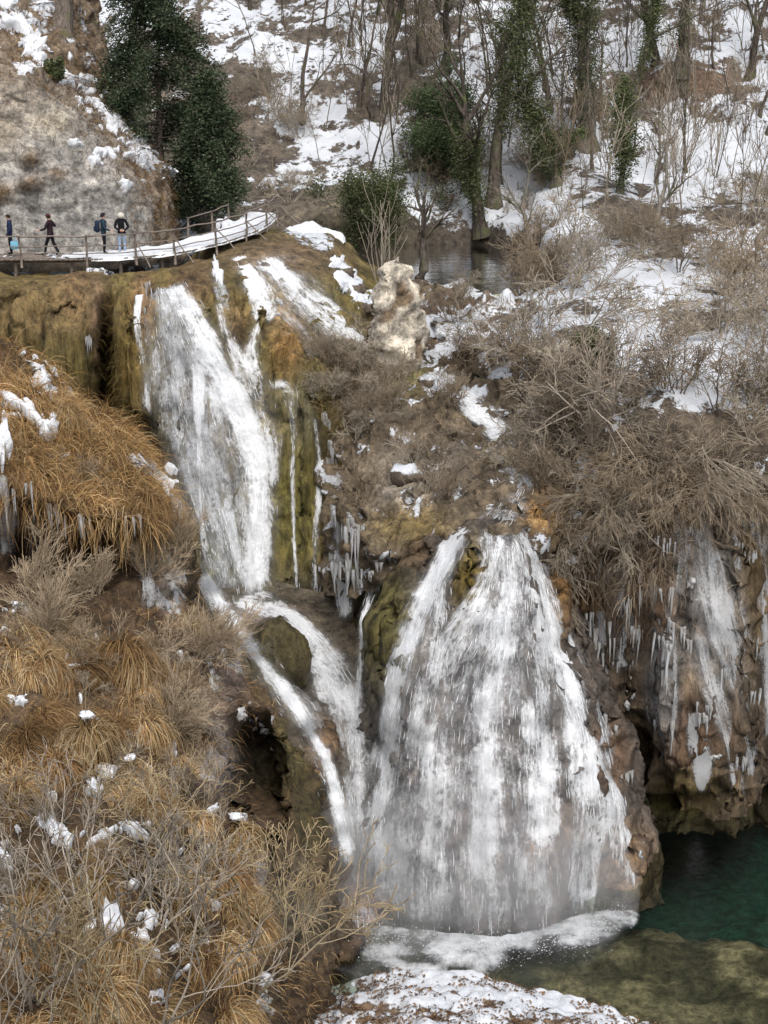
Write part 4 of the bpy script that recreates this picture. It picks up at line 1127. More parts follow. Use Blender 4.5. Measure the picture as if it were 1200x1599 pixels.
icicles(DOME, S_DOME, [(912, 1000, 945, 1020, 12, 1.0, 2.6, 1.1), (940, 1120, 960, 1160, 6, .6, 1.6, 1.0), (970, 1190, 1005, 1320, 8, .5, 1.2, .8), (845, 850, 865, 890, 5, .4, .9, 1.0)], ri, .2)

def ice_lumps(parent, surf, spots, rng):
    for x, y, n, s in spots:
        for _ in range(n):
            p, nn = surf.at(x + rng.normal(0, 9 * s), y + rng.normal(0, 9 * s))
            o = link('ice_lump', ICE_L[rng.integers(len(ICE_L))], parent)
            o.location = tuple(p - nn * .02)
            k = s * rng.uniform(.25, .7)
            o.scale = (k * 1.2, k, k * rng.uniform(.7, 2.0))
            o.rotation_euler = tuple(rng.uniform(0, 6.28, 3) * (.1, .1, 1))
def lump_mesh(name, mat, seed, r=.22, flat=1.0, amp=.45):
    n, m = 9, 12
    th, ph = np.meshgrid(np.linspace(0.02, math.pi - .02, n), np.linspace(0, 2 * math.pi, m, endpoint=False), indexing='ij')
    d = np.stack([np.sin(th) * np.cos(ph), np.sin(th) * np.sin(ph), np.cos(th)], -1)
    G = d * r * (1 + amp * fbm(d, (1.8, 1.8, 1.8), 3, seed))[..., None] * np.array([1, 1, flat])
    i = np.arange((n - 1) * m)
    rr, c = i // m, i % m
    F = np.stack([rr * m + c, (rr + 1) * m + c, (rr + 1) * m + (c + 1) % m, rr * m + (c + 1) % m], 1)
    return new_mesh(name, G, [F], mat)
ICE_L = [lump_mesh('ice_lump', M_ICE, 500 + k, .22, 1.0, .9) for k in range(4)]
ice_lumps(LEFT, S_LEFT, [(345, 1010, 14, 1.0), (330, 1035, 8, .9), (335, 1070, 8, .9), (375, 1020, 6, .9), (380, 1115, 8, .9), (410, 1140, 8, .9), (425, 1160, 4, .7), (275, 900, 12, 1.0), (255, 870, 8, 1.0), (270, 950, 8, .8), (395, 1360, 6, .7), (402, 1400, 6, .7), (415, 1560, 8, .8)], ri)
ice_lumps(CLIFF, S_CLIFF, [(530, 755, 6, .8), (535, 840, 8, .9), (430, 480, 6, .8), (435, 600, 5, .6)], ri)
ice_lumps(RIGHT, S_RIGHT, [(980, 1088, 5, .8), (1060, 990, 6, .8), (1110, 1180, 6, .8), (1100, 930, 10, .9)], ri)

waterfall('frozen_seep', 'grey frozen seep in the recess under the sedge covered upper mound', 'ice curtain', [S_LEFT], [
    ([(268, 770, 12), (276, 830, 18), (276, 890, 26), (268, 960, 26)], .8, .12, M_ICEV),
    ([(4, 740, 14), (8, 800, 20), (14, 870, 16)], .9, .35, M_ICEV),
    ([(50, 800, 14), (56, 850, 18), (60, 900, 14)], .6, .25, M_ICEV),
    ([(235, 860, 24), (240, 910, 30), (240, 955, 24)], .65, .12, M_ICEV)], 0, 360)
waterfall('frozen_seep', 'grey frozen seep streaking the bank below the dark hollow', 'ice curtain', [S_LEFT], [
    ([(335, 1140, 16), (330, 1190, 24), (326, 1240, 16)], .6, .25, M_ICEV),
    ([(402, 1330, 12), (404, 1400, 20), (408, 1470, 14)], .75, .2, M_ICEV),
    ([(412, 1530, 12), (416, 1570, 14), (418, 1610, 12)], .7, .2, M_ICEV)], 0, 366)
waterfall('frozen_seep', 'white frost crust along the rim beside the white chute', 'ice curtain', [S_LEFT], [
    ([(318, 985, 22), (345, 1010, 30), (360, 1060, 26), (368, 1100, 16)], .72, .12, M_ICEV),
    ([(372, 1090, 16), (398, 1120, 20), (425, 1150, 16), (440, 1175, 10)], .78, .12, M_ICEV)], 0, 372)
waterfall('frozen_seep', 'white ice fringe in the dark cleft between the two waterfalls', 'ice curtain', [S_BANK], [
    ([(535, 800, 14), (540, 850, 24), (538, 910, 20), (540, 970, 10)], .9, .3, M_ICEV)], 0, 378)

# ---- lying snow patches, frozen to the ground they cover
def snow_patch(parent, surf, x, y, rx, ry, seed, lift=.10, thick=.14, rot=0.0):
    thick = thick * .45
    n, m = 8, 30
    th = np.linspace(0, 2 * math.pi, m, endpoint=False)
    r0 = 1.15 + .75 * fbm(np.stack([np.cos(th) * 2.2, np.sin(th) * 2.2, th * 0 + seed * 3.1], -1), (1, 1, 1), 3, seed)
    rr = np.linspace(0.02, 1, n)
    ux, uy = rx * r0 * np.cos(th), ry * r0 * np.sin(th)
    c, s_ = math.cos(rot), math.sin(rot)
    qx = x + rr[:, None] * (ux * c - uy * s_)[None]
    qy = y + rr[:, None] * (ux * s_ + uy * c)[None]
    D = np.array([[surf.depth(a, b) for a, b in zip(p, q)] for p, q in zip(qx, qy)])
    D[1:-1] = (D[:-2] + D[2:] + D[1:-1]) / 3
    dy = (H_ / 2 - qy) / FPX
    G = P(qx, qy, D * (cP + dy * sP))
    _, nn = surf.at(x, y)
    up = unit(nn + np.array([0, -.2, .9]))
    h = thick * (1 - rr ** 2.2)[:, None] * (1 + .5 * fbm(G, (2.2, 2.2, 2.2), 2, seed)) + lift - (rr[:, None] > .97) * (.12 + lift * .6)
    G = G + up * h[..., None]
    i = np.arange((n - 1) * m)
    r_, c_ = i // m, i % m
    F = np.stack([r_ * m + c_, (r_ + 1) * m + c_, (r_ + 1) * m + (c_ + 1) % m, r_ * m + (c_ + 1) % m], 1)
    link('snow_patch', new_mesh('snow_patch', G, [F[:, ::-1]], M_SNOW), parent)
_one = snow_patch
_rs = np.random.default_rng(77)
def snow_patch(parent, surf, x, y, rx, ry, seed, lift=.10, thick=.14, rot=0.0):
    g = 1.3 if y < 760 and parent.name == 'grassy_bank' else 1.05
    _one(parent, surf, x, y, rx * g, ry * g, seed, lift * (1.25 if g > 1.2 else .95), thick, rot)
    for q in range(int(_rs.integers(2, 5))):
        a, k = _rs.uniform(0, 6.283), _rs.uniform(.9, 1.9)
        s = _rs.uniform(.14, .4)
        _one(parent, surf, x + rx * k * math.cos(a), y + ry * k * math.sin(a), max(1.8, rx * s), max(1.5, ry * s), seed + 500 + q, lift * .6, thick * .7, rot)
PATCH_LEFT = [(62, 590, 22, 13, .7), (80, 610, 18, 9, .6), (18, 631, 16, 4, .5), (48, 650, 17, 8, .8), (70, 676, 11, 7, .6), (4, 692, 8, 24, 0), (78, 655, 8, 3, .4), (228, 738, 22, 7, .65), (213, 722, 9, 5, .6), (250, 754, 12, 5, .5),
    (35, 955, 14, 5, .3), (8, 995, 9, 7, 0), (80, 1027, 8, 6, .6), (114, 1045, 11, 3, 0), (35, 1099, 7, 5, 0), (145, 1134, 12, 6, .1), (190, 1141, 8, 3, .2), (172, 1208, 12, 4, 0), (267, 1173, 6, 5, .4), (148, 1238, 8, 12, -.3),
    (80, 1292, 14, 9, .5), (100, 1312, 13, 8, .8), (6, 1341, 14, 11, .5), (162, 1308, 20, 6, -.6), (210, 1300, 17, 7, .6), (328, 1268, 8, 5, -.3), (377, 1286, 8, 6, .5), (172, 1445, 13, 28, -.3), (188, 1486, 8, 12, -.5), (238, 1443, 11, 8, .5), (222, 1470, 10, 9, .6), (332, 1419, 7, 3, 0), (322, 1498, 5, 12, 0), (246, 1563, 11, 4, -.2), (415, 1532, 8, 10, .6), (358, 1392, 8, 3, .2), (20, 1098, 6, 3, 0), (205, 1385, 7, 4, 0)]
for k, (x, y, rx, ry, ro) in enumerate(PATCH_LEFT):
    snow_patch(LEFT, S_LEFT, x, y, rx, ry, 40 + k, .26 if y < 760 else .2, .16, ro)
for k in range(70):
    x, y = (_rs.uniform(0, 330), _rs.uniform(960, 1580)) if k < 55 else (_rs.uniform(0, 150), _rs.uniform(600, 720))
    if k >= 55 and y < 560 + x * .75:
        continue
    _one(LEFT, S_LEFT, x, y, _rs.uniform(2.5, 8), _rs.uniform(1.6, 4.5), 700 + k, .16, .13, _rs.uniform(-.6, .8))
for k in range(40):
    t = _rs.random()
    x, y = 20 + 235 * t + _rs.normal(0, 16), 20 + 245 * t + _rs.normal(0, 20)
    _one(WALLO, S_WALL, x, y, _rs.uniform(3, 10), _rs.uniform(2, 5), 800 + k, .10, .16, _rs.uniform(0, .8))
for k, (x, y, rx, ry, ro) in enumerate([(25, 36, 20, 8, .5), (55, 70, 12, 16, .5), (42, 110, 14, 6, .1), (65, 92, 10, 9, .8), (122, 128, 18, 5, .3), (160, 172, 14, 8, .7), (182, 195, 16, 9, .7), (208, 215, 16, 9, .7), (228, 240, 18, 8, .5), (165, 240, 12, 6, .2), (150, 252, 9, 6, .5), (196, 290, 8, 8, .4), (262, 270, 8, 7, .8), (175, 150, 10, 4, .4), (138, 95, 9, 8, .6), (12, 8, 14, 5, .3), (75, 10, 16, 6, .2), (205, 245, 10, 4, .2), (118, 225, 7, 4, .3)]):
    snow_patch(WALLO, S_WALL, x, y, rx, ry, 90 + k, .14, .2, ro)
for k, (x, y, rx, ry, ro) in enumerate([(158, 428, 14, 4, .1), (545, 438, 16, 14, .7), (562, 462, 14, 12, .8), (525, 412, 10, 8, .6), (340, 428, 6, 14, -.2), (352, 350, 8, 4, 0)]):
    snow_patch(CLIFF, S_CLIFF, x, y, rx, ry, 130 + k, .12, .2, ro)

# ---- spray hanging over the foot of the lower fall
def mist_material():
    m = NT('mist')
    n = m.noise(m.coords(), .5, 3, .6)
    v = m.n('VolumePrincipled', None, Color=(.95, .96, .97, 1), Density=m.n('MapRange', None, _0=n, _1=.42, _2=.65, _3=0.02, _4=.22).outputs[0])
    m.t.links.new(v.outputs[0], m.out.inputs['Volume'])
    return m.m
th, ph = np.meshgrid(np.linspace(.02, math.pi - .02, 14), np.linspace(0, 2 * math.pi, 28, endpoint=False), indexing='ij')
d = np.stack([np.sin(th) * np.cos(ph), np.sin(th) * np.sin(ph), np.cos(th)], -1)
i = np.arange(13 * 28)
F = np.stack([i // 28 * 28 + i % 28, (i // 28 + 1) * 28 + i % 28, (i // 28 + 1) * 28 + (i % 28 + 1) % 28, i // 28 * 28 + (i % 28 + 1) % 28], 1)
o = link('mist', new_mesh('mist', d * np.array([6.0, 2.8, 3.6]), [F], mist_material()))
o.location = tuple(PZ(705, 1425, 0) + np.array([0, -.6, 1.2]))
tag(o, 'pale spray drifting over the foot of the lower waterfall', kind='stuff')
# ================================================================== PLANTS
def blades_mesh(rng, base, d0, length, droop, w, nseg, tint, name, mat, tipw=.15, outw=None):
    """arching blades; base (N,3), d0 (N,3) unit, length (N,)"""
    N = len(base)
    p, d = base.copy(), d0.copy()
    pts = [p.copy()]
    for s in range(nseg):
        p = p + d * (length / nseg)[:, None]
        pts.append(p.copy())
        d = d + np.array([0, 0, -1.0]) * np.asarray(droop).reshape(-1, 1) + rng.normal(0, .10, d.shape)
        if outw is not None:
            d = d + outw
        d = unit(d)
    pts = np.stack(pts, 1)
    side = unit(np.cross(d0, rng.normal(0, 1, (N, 3)) + np.array([0, -.5, .2])))
    tw = np.linspace(1, tipw, nseg + 1)
    ww = (np.asarray(w).reshape(-1, 1) * tw)[..., None] * side[:, None]
    V = np.stack([pts - ww, pts + ww], 2).reshape(-1, 3)
    b = (np.arange(N) * (nseg + 1) * 2)[:, None] + (np.arange(nseg) * 2)[None]
    F = np.stack([b, b + 1, b + 3, b + 2], -1).reshape(-1, 4)
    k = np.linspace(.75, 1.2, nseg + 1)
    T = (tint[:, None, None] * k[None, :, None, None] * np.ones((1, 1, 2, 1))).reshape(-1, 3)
    return new_mesh(name, V, [F], mat, {'tint': T})

def grass_tint(rng, n, pal):
    pal = np.array(pal)
    c = pal[rng.integers(len(pal), size=n)]
    return c * rng.uniform(.65, 1.3, (n, 1))
PAL_GOLD = [(.42, .275, .125), (.50, .36, .19), (.34, .205, .09), (.22, .135, .065), (.54, .43, .27)]
PAL_BROWN = [(.26, .155, .07), (.19, .115, .055), (.32, .21, .10), (.14, .085, .045)]

def where_in(x, y, poly):
    xs, ys = [max(0, min(1200, q[0])) for q in poly], [max(0, min(1599, q[1])) for q in poly]
    u, v = (x - min(xs)) / max(1, max(xs) - min(xs)), (y - min(ys)) / max(1, max(ys) - min(ys))
    a = 'upper' if v < .34 else ('lower' if v > .67 else 'middle')
    b = 'left' if u < .3 else ('right' if u > .7 else ('centre left' if u < .5 else 'centre right'))
    return a + ' ' + b
# ---- sedge tussocks on the left bank
TUS = []
for k in range(6):
    r = np.random.default_rng(600 + k)
    N = 900
    a = r.uniform(0, 6.283, N)
    rad = r.uniform(0, .22, N) ** .8 * .9
    base = np.stack([np.cos(a) * rad, np.sin(a) * rad, .22 * (1 - (rad / .25) ** 2).clip(0, 1) + r.uniform(-.05, .1, N)], -1)
    tilt = r.uniform(.15, 1.0, N)
    aa = a + r.normal(0, .5, N)
    d = unit(np.stack([np.cos(aa) * tilt, np.sin(aa) * tilt, 1.0 - .35 * tilt], -1))
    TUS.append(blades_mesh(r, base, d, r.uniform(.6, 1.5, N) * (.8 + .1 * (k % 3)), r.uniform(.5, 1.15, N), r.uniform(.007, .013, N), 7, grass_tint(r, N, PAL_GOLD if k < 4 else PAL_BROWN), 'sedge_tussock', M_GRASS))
SNOWCAP = [lump_mesh('snow_cap', M_SNOW, 640 + k, .3, .45, .5) for k in range(4)]
rt = np.random.default_rng(61)
named = [  # px, py, size, snow cap, label
    (232, 1150, 1.15, 0, 'domed golden tussock left of the frozen seep, with no snow on it'),
    (205, 1215, 1.0, 1, 'round straw tussock with a dab of snow on its shoulder'),
    (135, 1165, 1.15, 1, 'big golden tussock with snow on its crown high on the left bank'),
    (300, 1300, 1.0, 0, 'tawny tussock drooping beside the dark hollow'),
    (370, 1310, 1.1, 1, 'russet tussock with snow on top right under the dark hollow'),
    (350, 1500, 1.1, 0, 'long rusty tussock hanging above the pool edge, lowest on the bank'),
]
for x, y, s, cap, lab in named:
    p, nn = S_LEFT.at(x, y)
    root = empty('sedge_tussock', p + nn * .05, rt.uniform(0, 6.28))
    tag(root, lab, 'tussock', 'sedge tussocks on the left bank')
    root.scale = (s, s, s)
    link('blades', TUS[rt.integers(4)], root)
    if cap:
        c = link('snow_cap', SNOWCAP[rt.integers(4)], root)
        c.location = (0.02, -.05, .62)
        c.scale = (.55, .45, .4)
def in_poly(px, py, poly):
    px, py = np.asarray(px), np.asarray(py)
    c = np.zeros(np.shape(px), bool)
    n = len(poly)
    for i in range(n):
        x0, y0 = poly[i]
        x1, y1 = poly[(i + 1) % n]
        if y0 == y1:
            continue
        c ^= ((y0 > py) != (y1 > py)) & (px < (x1 - x0) * (py - y0) / (y1 - y0) + x0)
    return c
px, py = S_LEFT.px, S_LEFT.py
low = in_poly(px, py, [(-150, 960), (100, 985), (260, 1060), (330, 1180), (370, 1300), (400, 1480), (400, 1700), (-150, 1780)])
top = in_poly(px, py, [(-150, 540), (60, 590), (130, 655), (230, 745), (250, 800), (160, 830), (60, 770), (-150, 730)])
hollow = blobs(px, py, [(405, 1205, 56, 95, 1.3), (440, 1300, 40, 60, 1), (430, 1420, 30, 80, .7), (100, 880, 150, 50, 1)])
wt_ = (low * 1.0 + top * .55) * (LEFT_SNOW < .33) * (1 - np.clip(hollow, 0, 1))
gap = sstep(-.25, .12, fbm(S_LEFT.G, (.42, .42, .42), 3, 612))
pp, nn, jj = S_LEFT.sample(rt, 185, wt_ * (.06 + gap + .7 * (py > 940) * (py < 1210)))
for p, n in zip(pp, nn):
    x, y, _ = proj(p)
    is_top = y < 850
    kt = rt.integers(6)
    o = link('sedge_tussock', TUS[kt])
    s = rt.uniform(.6, 1.25)
    tone = ('small' if s < .82 else ('large' if s > 1.04 else 'middling')) + (' golden' if kt < 4 else ' brown')
    o.scale = (s, s, s * rt.uniform(.8, 1.1))
    o.location = tuple(p - n * .04)
    o.rotation_euler = (-n[1] * .5, n[0] * .5, rt.uniform(0, 6.28))
    if is_top:
        tag(o, '%s tussock, %s on the upper mound before the upper waterfall' % (tone, where_in(x, y, [(0, 540), (250, 830)])), 'tussock', 'sedge tussocks on the upper mound')
    else:
        tag(o, '%s tussock, %s on the lower left bank among bare twigs' % (tone, where_in(x, y, [(0, 960), (400, 1599)])), 'tussock', 'sedge tussocks on the lower left bank')

# ---- hanging dry grass over the bank (uncountable)
def hanging_grass(name, surf, weight, n, lmin, lmax, pal, seed, label, up=.35, out=.7, w=(.008, .016), droop=(.25, .6)):
    r = np.random.default_rng(seed)
    p, nn, j = surf.sample(r, n, weight)
    cl = fbm(p, (1.2, 1.2, 1.2), 2, seed)[:, None]
    d = unit(nn * out + np.array([0, -.15, up]) + r.normal(0, .35, nn.shape) + cl * np.array([.6, 0, 0]))
    t = grass_tint(r, n, pal) * (1 + .45 * fbm(p, (.6, .6, .6), 3, seed + 1))[:, None]
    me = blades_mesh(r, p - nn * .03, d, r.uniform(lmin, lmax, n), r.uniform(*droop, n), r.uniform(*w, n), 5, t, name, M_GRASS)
    o = link(name, me)
    tag(o, label, kind='stuff')
    return o
wl = np.clip(blobs(px, py, [(90, 670, 170, 130, 1.2), (150, 1250, 260, 260, .9), (200, 1500, 260, 160, .8), (340, 975, 60, 20, .5), (430, 1090, 14, 40, .2)]), 0, 1) * (LEFT_SNOW < .36) * (1 - np.clip(hollow * 1.1, 0, 1))
hanging_grass('dry_grass', S_LEFT, wl * (.40 + gap * (py > 840) + (py <= 840) + .5 * (py > 940) * (py < 1210)), 11000, .25, .7, PAL_GOLD + PAL_BROWN, 650, 'golden brown dry grass hanging over the left bank')
mound = np.clip(blobs(px, py, [(80, 660, 150, 80, 1.2), (160, 740, 90, 60, 1.0), (230, 790, 40, 40, .8)]), 0, 1) * (LEFT_SNOW < .36) * (py < 835)
hanging_grass('hanging_sedge', S_LEFT, mound, 15000, .7, 1.5, PAL_GOLD[:4] + [(.36, .21, .08)], 655, 'long orange sedge combed down over the upper mound', up=.1, out=.6, droop=(.35, .7))
wpx, wpy = S_WALL.px, S_WALL.py
wall_w = np.clip(blobs(wpx, wpy, [(60, 80, 80, 60, .8), (140, 170, 50, 60, .8), (200, 250, 60, 50, .9), (50, 245, 14, 10, .9), (50, 285, 16, 9, .9), (90, 272, 10, 8, .9), (250, 330, 40, 50, .8), (300, 330, 60, 40, .8), (5, 300, 14, 10, .9)]), 0, 1)
hanging_grass('hanging_sedge', S_WALL, wall_w * (wpy < 392), 7000, .25, .7, PAL_BROWN + [(.3, .2, .1)], 660, 'brown tufts hanging on the rock wall over the boardwalk', up=.2)
cpx, cpy = S_CLIFF.px, S_CLIFF.py
cw = np.clip(blobs(cpx, cpy, [(60, 480, 120, 60, .06), (200, 560, 30, 90, .3), (450, 385, 60, 20, .8), (330, 405, 70, 14, .5), (450, 545, 24, 40, .4), (370, 510, 16, 40, .3), (540, 600, 50, 70, .7), (570, 760, 40, 100, .5), (525, 850, 20, 120, .3)]), 0, 1)
hanging_grass('hanging_moss', S_CLIFF, cw * (cpy > 440), 5500, .25, .8, [(.16, .12, .04), (.2, .14, .06), (.12, .09, .03), (.24, .17, .08)], 665, 'olive moss and grass trailing down the tufa cliff', up=-.1, out=.5)
rpx, rpy = S_RIGHT.px, S_RIGHT.py
rw = np.clip(blobs(rpx, rpy, [(1030, 790, 120, 40, .9), (1000, 880, 70, 50, .6), (900, 850, 40, 60, .6), (1150, 760, 60, 30, .6)]), 0, 1)
hanging_grass('hanging_sedge', S_RIGHT, rw, 6500, .5, 1.3, [(.22, .165, .11), (.17, .125, .085), (.28, .23, .17), (.13, .095, .065)], 670, 'dull brown grass draped over the rim of the icy right cliff', up=-.1, out=.5)
bpx, bpy_ = S_BANK.px, S_BANK.py
bw = np.clip(blobs(bpx, bpy_, [(620, 680, 90, 90, .7), (640, 810, 70, 40, .8), (840, 790, 40, 40, .9), (720, 500, 100, 40, .4), (840, 640, 70, 80, .5)]), 0, 1)
hanging_grass('dry_grass', S_BANK, bw, 2200, .25, .6, [(.22, .165, .11), (.17, .125, .085), (.28, .22, .15), (.13, .095, .065)], 675, 'matted brown grass on the bank left of the little rapids', up=.3)

# ---- fallen leaves on the near shore
r = np.random.default_rng(680)
spx, spy = S_SHORE.px, S_SHORE.py
p, nn, j = S_SHORE.sample(r, 5200, (fbm(S_SHORE.G, (1.2, 1.2, 1.2), 3, 681) > -.1) * 1.0 * (spy < 1640) * (spy > 1512))
a = unit(np.cross(nn, r.normal(0, 1, nn.shape)))
b = unit(np.cross(nn, a) + nn * r.normal(0, .4, (len(p), 1)))
s = r.uniform(.025, .06, (len(p), 1))
V = np.stack([p - a * s, p - b * s * .6 + nn * .03, p + a * s * 1.1 + nn * .02, p + b * s * .6 + nn * .04], 1).reshape(-1, 3) + np.repeat(nn, 4, 0) * .02
F = np.arange(len(p) * 4).reshape(-1, 4)
T = np.repeat(grass_tint(r, len(p), [(.22, .135, .075), (.17, .105, .06), (.30, .2, .12), (.13, .085, .055)]), 4, 0)
tag(link('fallen_leaves', new_mesh('fallen_leaves', V, [F], M_LEAF, {'tint': T}, smooth=False)), 'russet fallen beech leaves scattered on the near snow', kind='stuff')

# ---- bare branching plants
def grow(r, out, p, d, L, rad, lev, cfg):
    n = cfg['seg'][min(lev, len(cfg['seg']) - 1)]
    pts, dd = [p.copy()], d.copy()
    kink, up = cfg['kink'], cfg['up'][min(lev, len(cfg['up']) - 1)]
    for i in range(n):
        dd = unit(dd + r.normal(0, kink, 3) + np.array([0, 0, up]) + np.array(cfg.get('pull', (0, 0, 0))))
        pts.append(pts[-1] + dd * (L / n))
    pts = np.array(pts)
    t = np.linspace(0, 1, n + 1)
    out.append((pts, np.maximum(rad * (1 - t * cfg.get('taper', .72)), cfg['rmin']), lev))
    if lev >= cfg['levels']:
        return
    k = r.poisson(cfg['kids'][lev]) + 1
    for _ in range(k):
        tt = r.uniform(cfg['from'][lev], 1.0)
        i = min(int(tt * n), n - 1)
        q = pts[i] + (pts[i + 1] - pts[i]) * (tt * n - i)
        par = unit(pts[i + 1] - pts[i])
        perp = unit(np.cross(par, r.normal(0, 1, 3)))
        an = r.uniform(*cfg['angle'])
        nd = unit(par * math.cos(an) + perp * math.sin(an))
        grow(r, out, q, nd, L * r.uniform(*cfg['ratio']) * (1.1 - .4 * tt), max(rad * (1 - tt * .72) * .62, cfg['rmin']), lev + 1, cfg)

def twig_mesh(name, seed, stems, cfg, L, rad, spread, col, sides=(5, 4, 3), base_r=.15):
    r = np.random.default_rng(seed)
    out = []
    for _ in range(stems):
        a = r.uniform(0, 6.283)
        tl = r.uniform(*spread)
        d = unit(np.array([math.cos(a) * tl, math.sin(a) * tl, 1.0]) + np.array(cfg.get('lean', (0, 0, 0))))
        grow(r, out, np.array([math.cos(a) * base_r * r.random(), math.sin(a) * base_r * r.random(), -.1]), d, L * r.uniform(.7, 1.1), rad * r.uniform(.7, 1.1), 0, cfg)
    Vs, Fs, T, off = [], [], [], 0
    for lev in sorted({q[2] for q in out}):
        sub = [(q[0], q[1]) for q in out if q[2] == lev]
        V, F, I = tubes(sub, sides[min(lev, len(sides) - 1)])
        v = r.uniform(.7, 1.25, (len(sub), 1)) * np.array(col[min(lev, len(col) - 1)])
        Vs.append(V); Fs.append(F + off); T.append(v[I]); off += len(V)
    return new_mesh(name, np.concatenate(Vs), [np.concatenate(Fs)], M_TWIG, {'tint': np.concatenate(T)})

TW_GREY = [(.29, .25, .195), (.33, .285, .225), (.30, .255, .195)]
TW_BROWN = [(.15, .118, .08), (.20, .16, .112), (.24, .19, .135)]
TW_PALE = [(.29, .255, .21), (.30, .26, .21), (.25, .215, .175)]
TW_OCHRE = [(.25, .205, .14), (.31, .255, .17), (.36, .28, .165)]
C_SHRUB = dict(seg=(7, 5, 4, 3), kink=.22, up=(.06, .04, .02), rmin=.009, levels=3, kids=(5, 2.8, 1.2), angle=(.35, 1.0), ratio=(.45, .7), **{'from': (.25, .2, .2)})
C_ARCH = dict(seg=(9, 6, 4, 3), kink=.16, up=(-.10, -.12, -.08), rmin=.0075, levels=3, kids=(6, 4, 2), angle=(.3, .8), ratio=(.45, .7), **{'from': (.2, .2, .2)})
C_SAP = dict(seg=(9, 5, 4), kink=.07, up=(.05, .10, .05), rmin=.011, levels=2, kids=(8, 3), angle=(.35, .8), ratio=(.28, .5), **{'from': (.35, .25)})
C_FINE = dict(seg=(7, 5, 4), kink=.12, up=(.0, .02, .0), rmin=.007, levels=2, kids=(9, 5), angle=(.2, .6), ratio=(.4, .65), **{'from': (.15, .2)})
C_NEAR = dict(seg=(9, 6, 5, 4), kink=.17, up=(.05, .07, .08, .06), rmin=.009, levels=3, kids=(4.5, 2.2, 1.2), angle=(.4, .95), ratio=(.4, .66), **{'from': (.3, .25, .2)})

V_SHRUB = [twig_mesh('bare_shrub', 700 + k, 7, C_SHRUB, 1.9, .028, (.2, .9), TW_GREY if k % 2 else TW_BROWN) for k in range(6)]
V_ARCH = [twig_mesh('arching_shrub', 720 + k, 9, dict(C_ARCH, lean=(0, -.7, -.1)), 2.6, .030, (.3, 1.1), TW_GREY if k % 2 else TW_BROWN) for k in range(5)]
V_SAP = [twig_mesh('sapling', 740 + k, 1 + k % 2, C_SAP, 5.0, .034, (.02, .14), TW_BROWN if k % 3 else TW_GREY) for k in range(6)]
V_FINE = [twig_mesh('feathery_shrub', 760 + k, 9, dict(C_FINE, lean=(.5, -.3, 0)), 1.9, .016, (.2, .9), [(.34, .275, .195), (.38, .305, .215), (.36, .28, .19)]) for k in range(4)]
V_NEAR = [twig_mesh('foreground_shrub', 780 + k, 4, C_NEAR, 2.7, .030, (.15, .65), TW_OCHRE if k % 2 else TW_PALE) for k in range(6)]

def plant(me, p, s, rz, label, cat, group=None, tilt=(0, 0), name=None):
    o = link(name or me.name.split('.')[0], me)
    o.location = tuple(float(a) for a in p)
    o.scale = (s, s, s)
    o.rotation_euler = (tilt[0], tilt[1], rz)
    tag(o, label, cat, group)
    return o

def thicket(rng, surf, poly, n, variants, smin, smax, label, cat, group, tilt=.12, sink=.05, accept=None):
    w = in_poly(surf.px, surf.py, poly) * 1.0
    if accept is not None:
        w = w * accept
    pp, nn, jj = surf.sample(rng, n, w)
    for p, q in zip(pp, nn):
        k, sc = rng.integers(len(variants)), rng.uniform(smin, smax)
        f = (sc - smin) / (smax - smin)
        x, y, _ = proj(p)
        kind = {'shrub': 'bare shrub', 'sapling': 'bare sapling', 'young tree': 'bare young tree'}[cat]
        lab = '%s %s, %s of %s' % ('small' if f < .33 else ('large' if f > .67 else 'middling'), kind, where_in(x, y, poly), group)
        plant(variants[k], p - np.array([0, 0, sink]), sc, rng.uniform(0, 6.28), lab, cat, group, (rng.normal(0, tilt), rng.normal(0, tilt)))
rp = np.random.default_rng(800)
thicket(rp, S_HILL, [(830, 400), (1000, 370), (1250, 400), (1250, 590), (1000, 620), (860, 640), (800, 520)], 34, V_SHRUB, .8, 1.5, 'leafless grey brown shrub in the thicket above the right cliff', 'shrub', 'bare shrubs in the thicket above the right cliff')
thicket(rp, S_HILL, [(840, 610), (960, 590), (1250, 620), (1250, 690), (860, 690)], 14, V_SHRUB, .8, 1.3, 'bare twiggy shrub along the snowy rim of the right cliff', 'shrub', 'bare shrubs along the rim of the right cliff')
thicket(rp, S_RIGHT, [(850, 690), (1250, 685), (1250, 780), (1050, 800), (980, 850), (880, 850)], 30, V_ARCH, .7, 1.25, 'grey arching shrub trailing over the rim of the icy right cliff', 'shrub', 'arching shrubs trailing over the right cliff')
thicket(rp, S_BANK, [(540, 580), (700, 600), (720, 700), (760, 790), (640, 830), (560, 790)], 20, V_SHRUB, .35, .75, 'low tangled shrub on the bank between the two waterfalls', 'shrub', 'tangled shrubs between the two waterfalls')
thicket(rp, S_BANK, [(660, 460), (860, 450), (880, 560), (840, 640), (760, 600), (680, 560)], 9, V_SHRUB, .6, 1.1, 'leafless shrub on the snowy bank just below the pond', 'shrub', 'bare shrubs just below the pond')
thicket(rp, S_BANK, [(810, 600), (900, 600), (900, 830), (840, 810), (800, 720)], 14, V_SHRUB, .6, 1.1, 'leafless shrub crowding the right side of the little rapids', 'shrub', 'bare shrubs right of the little rapids')
thicket(rp, S_CLIFF, [(480, 540), (600, 560), (600, 700), (540, 680), (500, 620)], 26, V_SHRUB, .4, .75, 'wiry little shrub under the slanting cascade', 'shrub', 'wiry shrubs under the slanting cascade')
